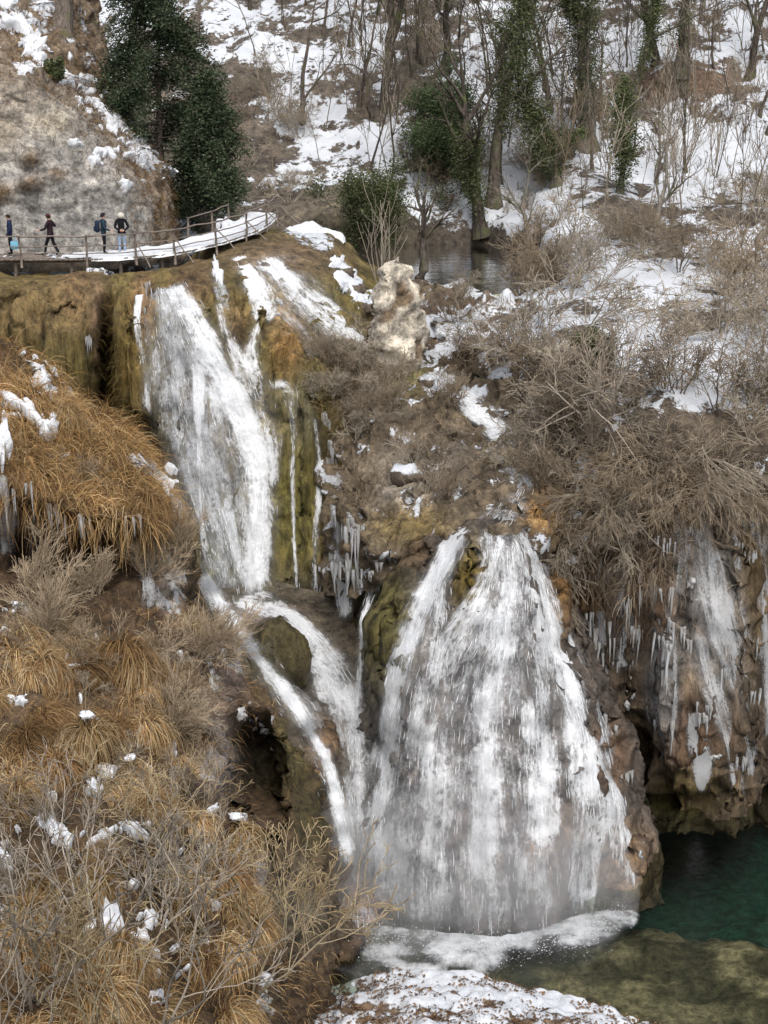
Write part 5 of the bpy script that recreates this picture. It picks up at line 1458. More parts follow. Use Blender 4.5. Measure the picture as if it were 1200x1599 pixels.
thicket(rp, S_HILL, [(420, 330), (560, 300), (900, 330), (1250, 400), (1250, 60), (900, 40), (420, 40)], 95, V_SAP, .6, 1.25, 'thin bare sapling on the snowy wooded slope', 'sapling', 'bare saplings on the wooded slope', .06)
thicket(rp, S_HILL, [(900, 150), (1250, 120), (1250, 340), (900, 340)], 26, V_SAP, .5, 1.0, '', 'sapling', 'bare saplings on the open right snow', .1)
thicket(rp, S_HILL, [(620, 150), (900, 120), (900, 350), (640, 330)], 30, V_SHRUB, .5, 1.1, '', 'shrub', 'bare shrubs under the ivy trees')
thicket(rp, S_HILL, [(380, 20), (900, 20), (1250, 60), (1250, -140), (300, -140)], 70, V_SAP, .9, 1.6, 'slender bare young tree high on the wooded slope', 'young tree', 'young trees high on the wooded slope', .06)
thicket(rp, S_HILL, [(360, 100), (470, 120), (480, 340), (380, 360)], 16, V_SHRUB, .5, .95, 'leafless brush clump on the brown slope right of the dark yew', 'shrub', 'brush clumps right of the dark yew')
thicket(rp, S_HILL, [(900, 300), (1250, 300), (1250, 430), (900, 430)], 14, V_SHRUB, .7, 1.2, 'bare brush clump at the foot of the snowy right slope', 'shrub', 'brush clumps at the foot of the right slope')
thicket(rp, S_LEFT, [(20, 930), (240, 940), (340, 1030), (330, 1110), (200, 1060), (40, 1010)], 9, V_FINE, .7, 1.05, 'feathery grey shrub sweeping right under the icy overhang', 'shrub', 'feathery shrubs under the icy overhang')
thicket(rp, S_LEFT, [(120, 840), (290, 860), (290, 950), (140, 940)], 8, V_FINE, .6, .9, 'feathery grey shrub in the recess of the icy overhang', 'shrub', 'feathery shrubs in the icy overhang')
thicket(rp, S_LEFT, [(230, 1080), (330, 1110), (345, 1280), (290, 1300)], 6, V_FINE, .5, .8, 'fine grey shrub clinging beside the dark hollow', 'shrub', 'fine grey shrubs beside the dark hollow')
thicket(rp, S_LEFT, [(-100, 1380), (280, 1390), (360, 1480), (330, 1780), (-100, 1800)], 12, V_NEAR, .65, 1.1, 'bare ochre twigged shrub in the near left corner', 'shrub', 'ochre twigged shrubs in the near left corner')
thicket(rp, S_LEFT, [(-100, 1180), (260, 1200), (330, 1330), (-100, 1380)], 7, V_NEAR, .5, .8, 'bare twiggy shrub among tussocks halfway down the left bank', 'shrub', 'twiggy shrubs among tussocks')
thicket(rp, S_LEFT, [(-60, 1010), (250, 1040), (320, 1180), (360, 1420), (-60, 1420)], 30, V_SHRUB[:4], .30, .55, '', 'shrub', 'wiry stems between the sedge tussocks', .5)
thicket(rp, S_LEFT, [(30, 640), (160, 680), (210, 760), (110, 780), (20, 720)], 7, V_SHRUB[:4], .25, .42, '', 'shrub', 'wiry stems on the upper mound', .5)
feature = [
    (S_LEFT, 395, 1560, V_NEAR[1], 1.25, .3, 'tall ochre shrub leaning right over the pool from the bank edge', (0, .35)),
    (S_LEFT, 350, 1480, V_NEAR[3], 1.3, 2.1, 'forked yellowish shrub reaching across the dark hollow', (0, .25)),
    (S_LEFT, 420, 1430, V_NEAR[5], 1.0, 4.1, 'knobbly yellow shrub growing from the steep edge below the hollow', (0, .3)),
    (S_LEFT, 250, 1620, V_NEAR[0], 1.3, 1.0, 'pale forked shrub rising from the bottom edge of the bank', (0, .2)),
    (S_LEFT, 40, 1560, V_NEAR[2], 1.35, 5.0, 'long diagonal pale branches fanning from the lower left corner', (.1, .35)),
    (S_LEFT, 40, 945, V_FINE[1], 1.25, .2, 'pale branched shrub leaning from the left edge under the icicles', (0, .5)),
]
for s, x, y, me, sc, rz, lab, tl in feature:
    p, nn = s.at(x, y)
    plant(me, p, sc, rz, lab, 'shrub', None, tl)
p, nn = S_HILL.at(918, 690)
plant(twig_mesh('pale_shrub', 850, 4, dict(C_SHRUB, kids=(8, 4, 2), up=(.05, -.03, -.03)), 4.4, .075, (.1, .7), [(.36, .31, .25), (.34, .29, .23), (.28, .23, .18)]), p, 1.0, .4, 'large pale many branched shrub on the rim above the icy cliff', 'shrub')
p, nn = S_RIGHT.at(918, 800)
plant(twig_mesh('pale_shrub', 856, 3, dict(C_ARCH, lean=(.9, -.5, .2), kids=(7, 4, 2)), 4.6, .07, (.2, .8), [(.40, .35, .29), (.36, .31, .25), (.28, .23, .18)]), p, 1.0, 0, 'pale drooping shrub spreading right across the top of the icy cliff', 'shrub')
p, nn = S_CLIFF.at(600, 470)
plant(twig_mesh('pale_shrub', 862, 9, dict(C_SAP, levels=1, kids=(3,)), 4.2, .04, (.15, .55), [(.30, .26, .2), (.28, .24, .19)]), p + np.array([0, .4, 0]), 1.0, 0, 'spray of pale upright shoots behind the pale rock stub', 'shrub')

# ---- trees
def leaf_cloud(rng, centers, radii, n, size, pal, name, mat, flat=.5, droop=0.0):
    k = rng.choice(len(centers), n, p=radii ** 2 / (radii ** 2).sum())
    c = centers[k] + rng.normal(0, .5, (n, 3)) * radii[k][:, None]
    a = unit(rng.normal(0, 1, (n, 3)) * np.array([1, 1, flat]) + np.array([0, 0, -droop]))
    b = unit(np.cross(a, rng.normal(0, 1, (n, 3))))
    s = rng.uniform(*size, (n, 1))
    V = np.stack([c - a * s, c + b * s * .42, c + a * s, c - b * s * .42], 1).reshape(-1, 3)
    t = grass_tint(rng, n, pal)
    return new_mesh(name, V, [np.arange(4 * n).reshape(-1, 4)], mat, {'tint': np.repeat(t, 4, 0)}, smooth=False)

PAL_IVY = [(.08, .10, .042), (.11, .125, .06), (.06, .08, .036), (.15, .15, .085)]
PAL_YEW = [(.045, .066, .036), (.065, .088, .048), (.034, .050, .028), (.10, .11, .07)]
PAL_BOX = [(.065, .095, .042), (.09, .125, .058), (.05, .075, .036), (.12, .135, .078)]
C_TREE = dict(seg=(12, 8, 6, 4), kink=.10, up=(.06, .05, .05, .03), rmin=.014, levels=3, kids=(9, 5, 3), angle=(.4, 1.0), ratio=(.30, .5), taper=.85, **{'from': (.30, .2, .2)})

def tree(name, label, base, height, rad, seed, col, lean=(0, 0), ivy=None, ivy_range=(.0, .7), ivy_r=.55, kids=9, frm=.3, kink=.1, levels=3, group=None, leaves=7000, pal=None):
    r = np.random.default_rng(seed)
    root = empty(name, base)
    tag(root, label, 'tree', group)
    cfg = dict(C_TREE, kids=(kids, 5, 3), kink=kink, levels=levels)
    cfg['from'] = (frm, .2, .2)
    out = []
    grow(r, out, np.array([0, 0, -.3]), unit(np.array([lean[0], lean[1], 1.0])), height, rad, 0, cfg)
    fl = np.linspace(0, 1, len(out[0][1]))
    out[0] = (out[0][0], out[0][1] * (1 + .75 * np.exp(-fl * height / .35)) * (1 - .75 * fl ** 3), 0)
    def mk(nm, sub, sides):
        V, F, I = tubes([(q[0], q[1]) for q in sub], sides)
        v = r.uniform(.75, 1.2, (len(sub), 1)) * np.array(col)
        return link(nm, new_mesh(nm, V, [F], M_TRUNK, {'tint': v[I]}), root)
    mk('trunk', [out[0]], 9)
    big = [q for q in out if q[2] == 1]
    if big:
        for q in big[:14]:
            mk('limb', [q], 5)
    fine = [q for q in out if q[2] >= 2] + [q for q in big[14:]]
    if fine:
        mk('twigs', fine, 3)['kind'] = 'stuff'
    if ivy:
        c, rr = [], []
        tp, tr = out[0][0], out[0][1]
        for t in np.linspace(ivy_range[0], ivy_range[1], 26):
            i = min(int(t * (len(tp) - 1)), len(tp) - 2)
            f = t * (len(tp) - 1) - i
            w = math.sin(math.pi * (t - ivy_range[0] + .12) / (ivy_range[1] - ivy_range[0] + .24)) ** .7
            c.append(tp[i] * (1 - f) + tp[i + 1] * f); rr.append(ivy_r * w * r.uniform(.6, 1.2))
        for q in big[:10]:
            if q[0][0][2] < height * ivy_range[1]:
                for m_ in range(1, 5):
                    c.append(q[0][m_]); rr.append(ivy_r * r.uniform(.3, .7))
        link('ivy', leaf_cloud(r, np.array(c), np.array(rr) * 1.25, int(leaves * 1.7), (.045, .10), pal or PAL_IVY, 'ivy', M_LEAF), root)['kind'] = 'stuff'
    return root

def hill_base(x, y):
    return S_HILL.at(x, y)[0]
def px_r(px_w, p):
    return px_w / 2 * proj(p)[2] / FPX
DARK, BRN, GRY = (.085, .07, .06), (.115, .095, .08), (.18, .16, .135)
T = [  # px, py base, width px, height m, lean, label, ivy, kwargs, colour
    (476, 190, 11, 9.0, (0, 0), 'straight slim dark tree standing alone on the snow right of the yew', 0, dict(kids=8, frm=.12), BRN),
    (602, 168, 22, 12, (.02, 0), 'stout dark bare trunk above the left end of the green shrub', 0, dict(kids=8, frm=.25), DARK),
    (690, 118, 20, 9, (.05, 0), 'twisted dark trunk standing behind the round green shrub', 0, dict(kids=7, frm=.2, kink=.22), DARK),
    (772, 318, 26, 13, (.0, 0), 'tall trunk thickly wrapped in ivy right of the round green shrub', 1, dict(ivy_range=(.28, .95), ivy_r=.85, leaves=9000, kids=7), BRN),
    (748, 362, 26, 11, (-.12, .05), 'leaning thick trunk with dark ivy at the pond edge', 1, dict(ivy_range=(.1, .5), ivy_r=.5, leaves=5000, kids=7), DARK),
    (860, 172, 12, 8, (-.03, 0), 'slim trunk on the open snow, right one of a close pair', 0, dict(kids=5, frm=.4), BRN),
    (852, 140, 9, 8, (-.12, 0), 'slim trunk on the open snow, left one of a close pair', 0, dict(kids=5, frm=.4), BRN),
    (918, 230, 36, 13, (.0, 0), 'broad grey trunk with a dark ivy crown, widest on the slope', 1, dict(ivy_range=(.15, .95), ivy_r=.95, leaves=10000, kids=8), GRY),
    (975, 180, 14, 12, (.02, 0), 'straight tree with ivy on its upper trunk beside the broad grey trunk', 1, dict(ivy_range=(.2, .8), ivy_r=.5, leaves=4500, kids=8), BRN),
    (1022, 100, 14, 12, (.03, 0), 'dark forked tree over the brown earth bank', 0, dict(kids=9, frm=.15, kink=.15), DARK),
    (1062, 110, 24, 12, (.02, 0), 'ivy greened trunk at the left end of the brown earth bank', 1, dict(ivy_range=(.1, .8), ivy_r=.45, leaves=5000, kids=7), GRY),
    (1170, 120, 16, 12, (.0, 0), 'bare dark tree near the top right corner', 0, dict(kids=9, frm=.2), DARK),
    (95, 62, 44, 10, (.0, 0), 'thick brown trunk on top of the rock wall above the boardwalk', 0, dict(kids=6, frm=.5, levels=2), BRN),
    (870, 290, 18, 5.5, (.0, 0), 'short ivy smothered stump below the broad grey trunk', 1, dict(ivy_range=(.1, 1), ivy_r=.75, leaves=5500, kids=4), GRY),
    (965, 300, 14, 6, (.02, 0), 'small ivy draped tree on the snow right of the smothered stump', 1, dict(ivy_range=(.1, 1), ivy_r=.6, leaves=5000, kids=5), GRY),
    (1020, 370, 12, 6.5, (.12, 0), 'leaning grey tree at the foot of the open right snow', 0, dict(kids=9, frm=.2, kink=.14), GRY),
    (590, 190, 10, 5.5, (-.35, 0), 'crooked dark branch leaning left above the snow hollow', 0, dict(kids=5, frm=.3, kink=.2, levels=2), DARK),
    (650, 440, 22, 5.5, (.22, 0), 'crooked dark tree leaning from the pond edge behind the pale rock', 0, dict(kids=6, frm=.25, kink=.2, levels=2), DARK),
    (820, 400, 12, 6, (.1, 0), 'bare tree with spreading pale limbs at the right end of the pond', 0, dict(kids=10, frm=.2, kink=.16), GRY),
]
for k, (x, y, w, h, ln, lab, iv, kw, col) in enumerate(T):
    b = S_WALL.at(x, y)[0] if x < 110 else hill_base(x, y)
    if (x, y) == (650, 440):
        b = PZ(x, y, 14.6)
    tree('ivy_tree' if iv else 'bare_tree', lab, b, h, px_r(w * .8, b), 900 + k, col, ln, iv, **kw)
ru = np.random.default_rng(930)
# more bare trunks further up the slope
for k in range(84):
    x, y = (ru.uniform(380, 1230), ru.uniform(-80, 130)) if k < 50 else (ru.uniform(560, 1230), ru.uniform(110, 330))
    b = hill_base(x, y)
    tree('bare_tree', '%s bare trunk, %s of the upper wood on the slope' % ('dark' if k % 2 else 'grey brown', where_in(x, y, [(380, 0), (1200, 330)])), b, ru.uniform(6, 12), ru.uniform(.035, .11), 940 + k, DARK if k % 2 else BRN, (ru.normal(0, .06), 0), 0, kids=6, frm=.2, levels=2, group='bare trunks in the upper wood')

def conifer(name, label, base, height, width, seed, pal, n=52, leaves=26000):
    r = np.random.default_rng(seed)
    root = empty(name, base)
    tag(root, label, 'tree')
    tp = np.stack([np.cumsum(r.normal(0, .04, 14)), np.cumsum(r.normal(0, .04, 14)), np.linspace(-.3, height, 14)], -1)
    V, F, I = tubes([(tp, np.linspace(.2, .03, 14))], 8)
    link('trunk', new_mesh('trunk', V, [F], M_TWIG, {'tint': np.ones((len(V), 3)) * np.array(DARK)}), root)
    br, c, rr = [], [], []
    for k in range(n):
        t = (k + .5) / n
        z = height * (.03 + .95 * t)
        L = width * (1 - t) ** .7 * r.uniform(.55, 1.15) * (.55 + .45 * min(1, t * 5))
        a = r.uniform(0, 6.283)
        d = np.array([math.cos(a), math.sin(a), .12])
        pts = [np.array([0, 0, z])]
        for i in range(6):
            d = unit(d + np.array([0, 0, -.15]) + r.normal(0, .08, 3))
            pts.append(pts[-1] + d * L / 6)
            if i > 0:
                c.append(pts[-1] + np.array([0, 0, -.1])); rr.append((.44 + .45 * r.random()) * (1.1 - .1 * i))
        br.append((np.array(pts), np.linspace(.05, .012, 7)))
    V, F, I = tubes(br, 4)
    link('branches', new_mesh('branches', V, [F], M_TWIG, {'tint': np.ones((len(V), 3)) * np.array(DARK)}), root)['kind'] = 'stuff'
    link('foliage', leaf_cloud(r, np.array(c), np.array(rr), leaves, (.045, .11), pal, 'foliage', M_LEAF, .35, .35), root)['kind'] = 'stuff'
    return root
b = P(255, 325, 81)
conifer('yew_tree', 'big dark yew with drooping boughs right of the rock wall', b, 14.0, 6.2, 970, PAL_YEW, 92, 90000)
b = P(330, 312, 80)
conifer('yew_tree', 'smaller dark yew leaning out beside the big yew', b, 6.0, 3.0, 971, PAL_YEW, 44, 30000)

def bush(name, label, base, rx, rz, seed, pal, n, size=(.05, .11), lobes=26):
    r = np.random.default_rng(seed)
    root = empty(name, base)
    tag(root, label, 'bush')
    c = r.normal(0, .42, (lobes, 3)) * np.array([rx, rx, rz]) + np.array([0, 0, rz * 1.0])
    br = []
    for q in c:
        m = q * .5 + r.normal(0, .1, 3)
        br.append((np.array([[0, 0, -.2], m * .6, m, q]), np.array([.05, .035, .025, .012])))
    V, F, I = tubes(br, 4)
    link('stem', new_mesh('stem', V, [F], M_TWIG, {'tint': np.ones((len(V), 3)) * np.array(BRN)}), root)
    link('foliage', leaf_cloud(r, c, np.full(lobes, .34 * rx), n, size, pal, 'foliage', M_LEAF), root)['kind'] = 'stuff'
bush('evergreen_bush', 'rounded bright green evergreen bush in front of the twisted trunk', hill_base(695, 285), 2.3, 3.0, 980, PAL_BOX, 42000, (.04, .09), 44)
bush('evergreen_bush', 'dull green evergreen bush at the left end of the pond', P(580, 400, 82), 2.1, 2.6, 981, PAL_IVY, 26000, (.04, .09), 40)
bush('evergreen_bush', 'dark green bush buried in the bare thicket above the cliff rim', S_HILL.at(928, 585)[0], .9, .8, 982, PAL_IVY, 4500)
bush('evergreen_bush', 'dark low evergreen bush among ivy stumps on the slope', hill_base(875, 260), 1.1, 1.1, 983, PAL_IVY, 6000)
bush('evergreen_bush', 'small dark bush on the rock wall under its snowy ledge', S_WALL.at(85, 125)[0], .55, .45, 984, PAL_IVY, 2600)
# ================================================================== PALE ROCK STUB
def rock_stub():
    n, m = 46, 40
    base = P(622, 585, 66.0)
    top = P(622, 428, 67.0)
    h = top[2] - base[2] + .9
    th = np.linspace(0, 2 * math.pi, m, endpoint=False)
    z = np.linspace(-.9, h, n)
    t = (z + .9) / (h + .9)
    rx = 1.18 * np.interp(t, [0, .3, .55, .8, .93, 1], [1.05, 1.0, .95, .72, .55, .05])
    cx_ = np.interp(t, [0, .5, .8, 1], [0, .0, -.05, .02])
    G = np.stack([cx_[:, None] + rx[:, None] * np.cos(th), .8 * rx[:, None] * np.sin(th), z[:, None] + 0 * th], -1)
    q = G + base
    nn = np.stack([np.cos(th), np.sin(th), 0 * th], -1)[None]
    G = G + nn * (.34 * fbm(q, (1.0, 1.0, .7), 4, 151) + .26 * ridge(q, (2.2, 2.2, 1.6), 3, 152) - .30 * crev(q, (1.1, 1.1, .8), 156) - .05)[..., None]
    i = np.arange((n - 1) * m)
    r_, c = i // m, i % m
    F = np.stack([r_ * m + c, r_ * m + (c + 1) % m, (r_ + 1) * m + (c + 1) % m, (r_ + 1) * m + c], 1)
    tt = np.ones((n, m, 3)) * np.array((.58, .53, .44)) * (1 + .35 * fbm(q, (1.5, 1.5, 1.5), 4, 153))[..., None]
    dk = sstep(.15, .5, fbm(q, (1.3, 1.3, 1.3), 3, 154))[..., None]
    tt = tt * (1 - dk) + np.array((.19, .14, .09)) * dk
    mo = sstep(.35, .1, t)[:, None, None] * sstep(0, .4, fbm(q, (.9, .9, .9), 3, 155))[..., None]
    tt = tt * (1 - mo) + np.array((.13, .12, .03)) * mo
    o = link('tufa_stub', new_mesh('tufa_stub', G, [F], M_ROCK, {'tint': tt.reshape(-1, 3), 'snow': np.full(n * m, -.5) + np.repeat(sstep(.93, 1, t), m) * .6}))
    o.location = tuple(base)
    tag(o, 'pale cream tufa pillar standing between the slanting cascade and the pond', 'rock')
rock_stub()

# loose snowy boulders by the end of the boardwalk and along the stream
BOULD = []
for k in range(4):
    me = lump_mesh('boulder', M_ROCK, 160 + k, .5, .75, .5)
    v = np.empty(len(me.vertices) * 3, np.float32); me.vertices.foreach_get('co', v); v = v.reshape(-1, 3)
    a = me.attributes.new('tint', 'FLOAT_COLOR', 'POINT')
    a.data.foreach_set('color', np.concatenate([np.ones((len(v), 3)) * np.array((.13, .105, .08)), np.ones((len(v), 1))], 1).astype(np.float32).ravel())
    a = me.attributes.new('snow', 'FLOAT', 'POINT')
    a.data.foreach_set('value', (sstep(.02, .3, v[:, 2]) * .75).astype(np.float32))
    BOULD.append(me)
rb = np.random.default_rng(170)
for (s, x, y, sc, lab) in [
    (S_CLIFF, 535, 425, 1.0, 'snow capped dark boulder at the top of the slope beyond the boardwalk end'), (S_CLIFF, 552, 452, 1.1, 'snow capped boulder halfway down beside the slanting cascade'), (S_CLIFF, 572, 478, .9, 'snow capped boulder beside the pale tufa pillar'),
    (S_BANK, 668, 600, .8, 'dark boulder with a snow cap below the pale tufa pillar'), (S_BANK, 690, 505, .9, 'snowy boulder on the bank right of the pale tufa pillar'), (S_BANK, 745, 545, .8, 'snowy boulder on the ledge above the white rapid'),
    (S_BANK, 800, 548, .6, 'small snowy boulder at the right end of the ledge'), (S_BANK, 640, 745, 1.2, 'grey brown boulder in the brush between the two waterfalls')]:
    p, nn = s.at(x, y)
    o = link('boulder', BOULD[rb.integers(4)])
    o.location = tuple(p)
    o.scale = (sc, sc, sc)
    o.rotation_euler = (0, 0, rb.uniform(0, 6.28))
    tag(o, lab, 'boulder', 'boulders around the stream')

def mossy_boulder():
    b = S_CHUTE.at(437, 1035)[0]
    n, m = 34, 44
    th, ph = np.meshgrid(np.linspace(.02, math.pi - .02, n), np.linspace(0, 2 * math.pi, m, endpoint=False), indexing='ij')
    d = np.stack([np.sin(th) * np.cos(ph), np.sin(th) * np.sin(ph), np.cos(th)], -1)
    G = d * np.array([1.12, 1.0, 1.35]) * (1 + .16 * fbm(d, (1.6, 1.6, 1.6), 4, 201) + .10 * ridge(d, (3.2, 3.2, .8), 3, 202))[..., None]
    q = G + b
    i = np.arange((n - 1) * m)
    r_, c = i // m, i % m
    F = np.stack([r_ * m + c, (r_ + 1) * m + c, (r_ + 1) * m + (c + 1) % m, r_ * m + (c + 1) % m], 1)
    t = np.ones((n, m, 3)) * np.array((.08, .066, .03)) * (1 + .5 * fbm(q, (1.6, 1.6, .5), 3, 203))[..., None]
    o = link('mossy_boulder', new_mesh('mossy_boulder', G, [F], M_DOME, {'tint': t.reshape(-1, 3), 'snow': np.full(n * m, -.6)}))
    o.location = tuple(b + np.array([0, .3, .15]))
    tag(o, 'rounded olive mossy boulder splitting the water below the upper waterfall', 'boulder')
mossy_boulder()
# ================================================================== BOARDWALK
DZ = 17.2
fp = np.array([(-260, 404), (-120, 404), (0, 404.5), (100, 404.5), (170, 403), (220, 400), (275, 394), (335, 381), (385, 365.5), (415, 351), (432, 337)], float)
front = PZ(fp[:, 0], fp[:, 1], DZ)
kk = np.concatenate([[0], np.cumsum(np.linalg.norm(np.diff(front, axis=0), axis=1))])
LEN = kk[-1]
def deck_at(s, across=0.0, up=0.0):
    """s metres along the front edge, across metres towards the rock"""
    s = np.asarray(s, float)
    p = spline(front, kk, np.atleast_1d(s), 0)
    q = spline(front, kk, np.atleast_1d(np.minimum(s + .05, LEN)), 0) - spline(front, kk, np.atleast_1d(np.minimum(s + .05, LEN) - .05), 0)
    t = unit(q)
    nrm = np.stack([-t[:, 1], t[:, 0], t[:, 2] * 0], -1)
    r = p + nrm * np.asarray(across).reshape(-1, 1) + np.array([0, 0, 1.0]) * np.asarray(up).reshape(-1, 1)
    return r, t, nrm
def s_of_px(x):
    ss = np.linspace(0, LEN, 1500)
    p, _, _ = deck_at(ss)
    return ss[np.argmin(np.abs(proj(p)[0] - x))]
WALK = empty('boardwalk', deck_at(LEN * .5)[0][0])
tag(WALK, 'curving timber boardwalk with pole railing and snowy deck under the rock wall', 'boardwalk')
def put(o, p, ang=0.0):
    o.location = tuple(np.asarray(p, float) - np.array(WALK.location))
    o.rotation_euler.z = ang
    return o
rw_ = np.random.default_rng(180)
PL = [box_mesh('plank', .19, 1.75, .05, M_WOOD, .006, jit=.004, rng=rw_) for _ in range(4)]
npl = int(LEN / .205)
for i in range(npl):
    s = (i + .5) * LEN / npl
    p, t, n = deck_at(s, .82 + rw_.normal(0, .02), -.03 + rw_.normal(0, .004))
    o = put(link('plank', PL[rw_.integers(4)], WALK), p[0], math.atan2(t[0][1], t[0][0]))
# long bearers
for ac in (.55, 1.3):
    ss = np.linspace(0, LEN, 60)
    p, t, n = deck_at(ss, np.full(60, ac), np.full(60, -.17))
    V, F, I = tubes([(p - np.array(WALK.location), np.full(60, .08))], 6)
    link('bearer', new_mesh('bearer', V, [F], M_WOOD), WALK)
# snow lying on the deck
ss = np.linspace(s_of_px(-30) * 0, LEN, 260)
ac = np.linspace(-.08, 1.66, 14)
p0, t0, n0 = deck_at(ss)
G = p0[:, None] + n0[:, None] * ac[None, :, None]
x_, y_, _ = proj(p0)
thick = .02 + .14 * sstep(60, 240, x_)
prof = 1 - np.abs(np.linspace(-1, 1, 14)) ** 6
G[..., 1] += .10 * fbm(G, (1.2, 1.2, 1), 3, 181) * (np.abs(np.linspace(-1, 1, 14)) > .8)
hgt = thick[:, None] * prof * (1 + .5 * fbm(G, (1.1, 1.1, 1), 3, 182)) + .012 * fbm(G, (5, 5, 1), 2, 183)
G[..., 2] += hgt - .004 - np.where(np.arange(14) == 0, .10, 0)[None] * (thick[:, None] > .08)
keep = ((hgt > .018) | (thick[:, None] > .08))[:-1, :-1] & ((fbm(G, (1.5, 1.5, 1), 3, 184) + sstep(30, 170, x_)[:, None] * 1.6 > .25)[:-1, :-1])
link('deck_snow', new_mesh('deck_snow', G - np.array(WALK.location), [grid_faces(260, 14, keep)[:, ::-1]], M_SNOW), WALK)

def pole(name, a, b, r0, r1, sides=7, bend=.02, n=5):
    a, b = np.asarray(a, float), np.asarray(b, float)
    t = np.linspace(0, 1, n)[:, None]
    p = a * (1 - t) + b * t + rw_.normal(0, bend, (n, 3)) * np.sin(np.pi * t)
    L0 = np.array(WALK.location)
    V, F, I = tubes([(p - L0, np.linspace(r0, r1, n))], sides)
    cap = np.arange(sides)
    F2 = [F, cap[None], (len(V) - sides + cap[::-1])[None]]
    return link(name, new_mesh(name, V, F2, M_WOOD), WALK)
posts = [-215, -160, -100, -40, 34, 136, 213, 272, 337, 383, 415, 431]
tops = []
for x in posts:
    s = s_of_px(x)
    p, t, n = deck_at(s, -.06)
    b, top = p[0] + np.array([0, 0, -.35 if x < 250 else -.5]), p[0] + np.array([0, 0, 1.02])
    if x in (136,):
        b = b + np.array([0, 0, -.3])
    pole('post', b, top + rw_.normal(0, .03, 3), .055, .045)
    tops.append((s, p[0], n[0]))
    if x > 200:
        pole('brace', p[0] + n[0] * -.75 + np.array([.1, 0, -.35]) + np.array([.25, 0, 0]), p[0] + np.array([0, 0, .65]), .03, .028)
for (s0, a, n0_), (s1, b, n1_) in zip(tops[:-1], tops[1:]):
    for z, r in ((.98, .040), (.55, .028), (.24, .026)):
        pole('rail', a + np.array([-.04, -.05, z + rw_.normal(0, .02)]), b + np.array([.04, -.05, z + rw_.normal(0, .02)]), r, r * .85, 6, .02)
# back railing along the far curve
bt = []
for x in (345, 385, 412):
    s = s_of_px(x)
    p, t, n = deck_at(s, 1.7)
    pole('post', p[0] + np.array([0, 0, -.3]), p[0] + np.array([0, 0, 1.0]), .06, .05)
    bt.append(p[0])
for a, b in zip(bt[:-1], bt[1:]):
    for z in (.95,):
        pole('rail', a + np.array([0, .05, z]), b + np.array([0, .05, z]), .03, .03, 6)
# trestle legs standing in the dark gap under the deck
for x in (-100, 20, 110, 190, 260, 320):
    s = s_of_px(x)
    p, t, n = deck_at(s, .35)
    pole('trestle_leg', p[0] + np.array([0, 0, -1.1]), p[0] + np.array([0, 0, -.1]), .08, .08)

# snow-covered mound where the boardwalk ends
def snow_mound():
    b = P(472, 372, 78.2)
    n, m = 22, 36
    r = np.linspace(0.02, 1, n)[:, None]
    th = np.linspace(0, 2 * math.pi, m, endpoint=False)[None]
    G = np.stack([2.3 * r * np.cos(th), 2.4 * r * np.sin(th), .75 * (1 - r ** 2) - .1 + 0 * th], -1)
    G[..., 2] += .34 * fbm(G + b, (1.1, 1.1, 1), 4, 191)
    G[..., :2] *= (1 + .2 * fbm(G + b, (.8, .8, .2), 2, 192))[..., None]
    i = np.arange((n - 1) * m)
    r_, c = i // m, i % m
    F = np.stack([r_ * m + c, (r_ + 1) * m + c, (r_ + 1) * m + (c + 1) % m, r_ * m + (c + 1) % m], 1)
    o = link('snow_mound', new_mesh('snow_mound', G, [F], M_SNOW))
    o.location = tuple(b)
    tag(o, 'smooth white snow mound at the far end of the boardwalk', 'snow mound')
snow_mound()

# ================================================================== PEOPLE
def flat_material(name, col, rough=.8):
    m = NT(name)
    n = m.noise(m.coords(), 14, 3, .6)
    c = m.mix(1.0, tuple(col) + (1,), m.ramp(n, [(.3, (.8,) * 3), (.7, (1.2,) * 3)]), 'MULTIPLY')
    return m.surf(m.n('BsdfDiffuse', None, Color=c).outputs[0])
SKIN = flat_material('skin', (.5, .32, .24))
HAIR = flat_material('dark_hair', (.03, .022, .018))
def cloth(name, col):
    return flat_material(name, col)

def skin_mesh(name, joints, edges, mats, zone, sub=2):
    me = bpy.data.meshes.new(name)
    keys = list(joints)
    me.from_pydata([joints[k][0] for k in keys], [(keys.index(a), keys.index(b)) for a, b in edges], [])
    o = bpy.data.objects.new(name, me)
    COL.objects.link(o)
    md = o.modifiers.new('skin', 'SKIN')
    md.use_smooth_shade = True
    for i, k in enumerate(keys):
        rr = joints[k][1]
        me.skin_vertices[0].data[i].radius = (rr, rr) if not isinstance(rr, tuple) else rr
        me.skin_vertices[0].data[i].use_root = (k == 'pelvis')
    sb = o.modifiers.new('sub', 'SUBSURF')
    sb.levels = sub
    sb.render_levels = sub
    dg = bpy.context.evaluated_depsgraph_get()
    out = bpy.data.meshes.new_from_object(o.evaluated_get(dg))
    bpy.data.objects.remove(o)
    out.name = name
    out.materials.clear()
    for m in mats:
        out.materials.append(m)
    for p in out.polygons:
        p.material_index = zone(p.center)
        p.use_smooth = True
    return out

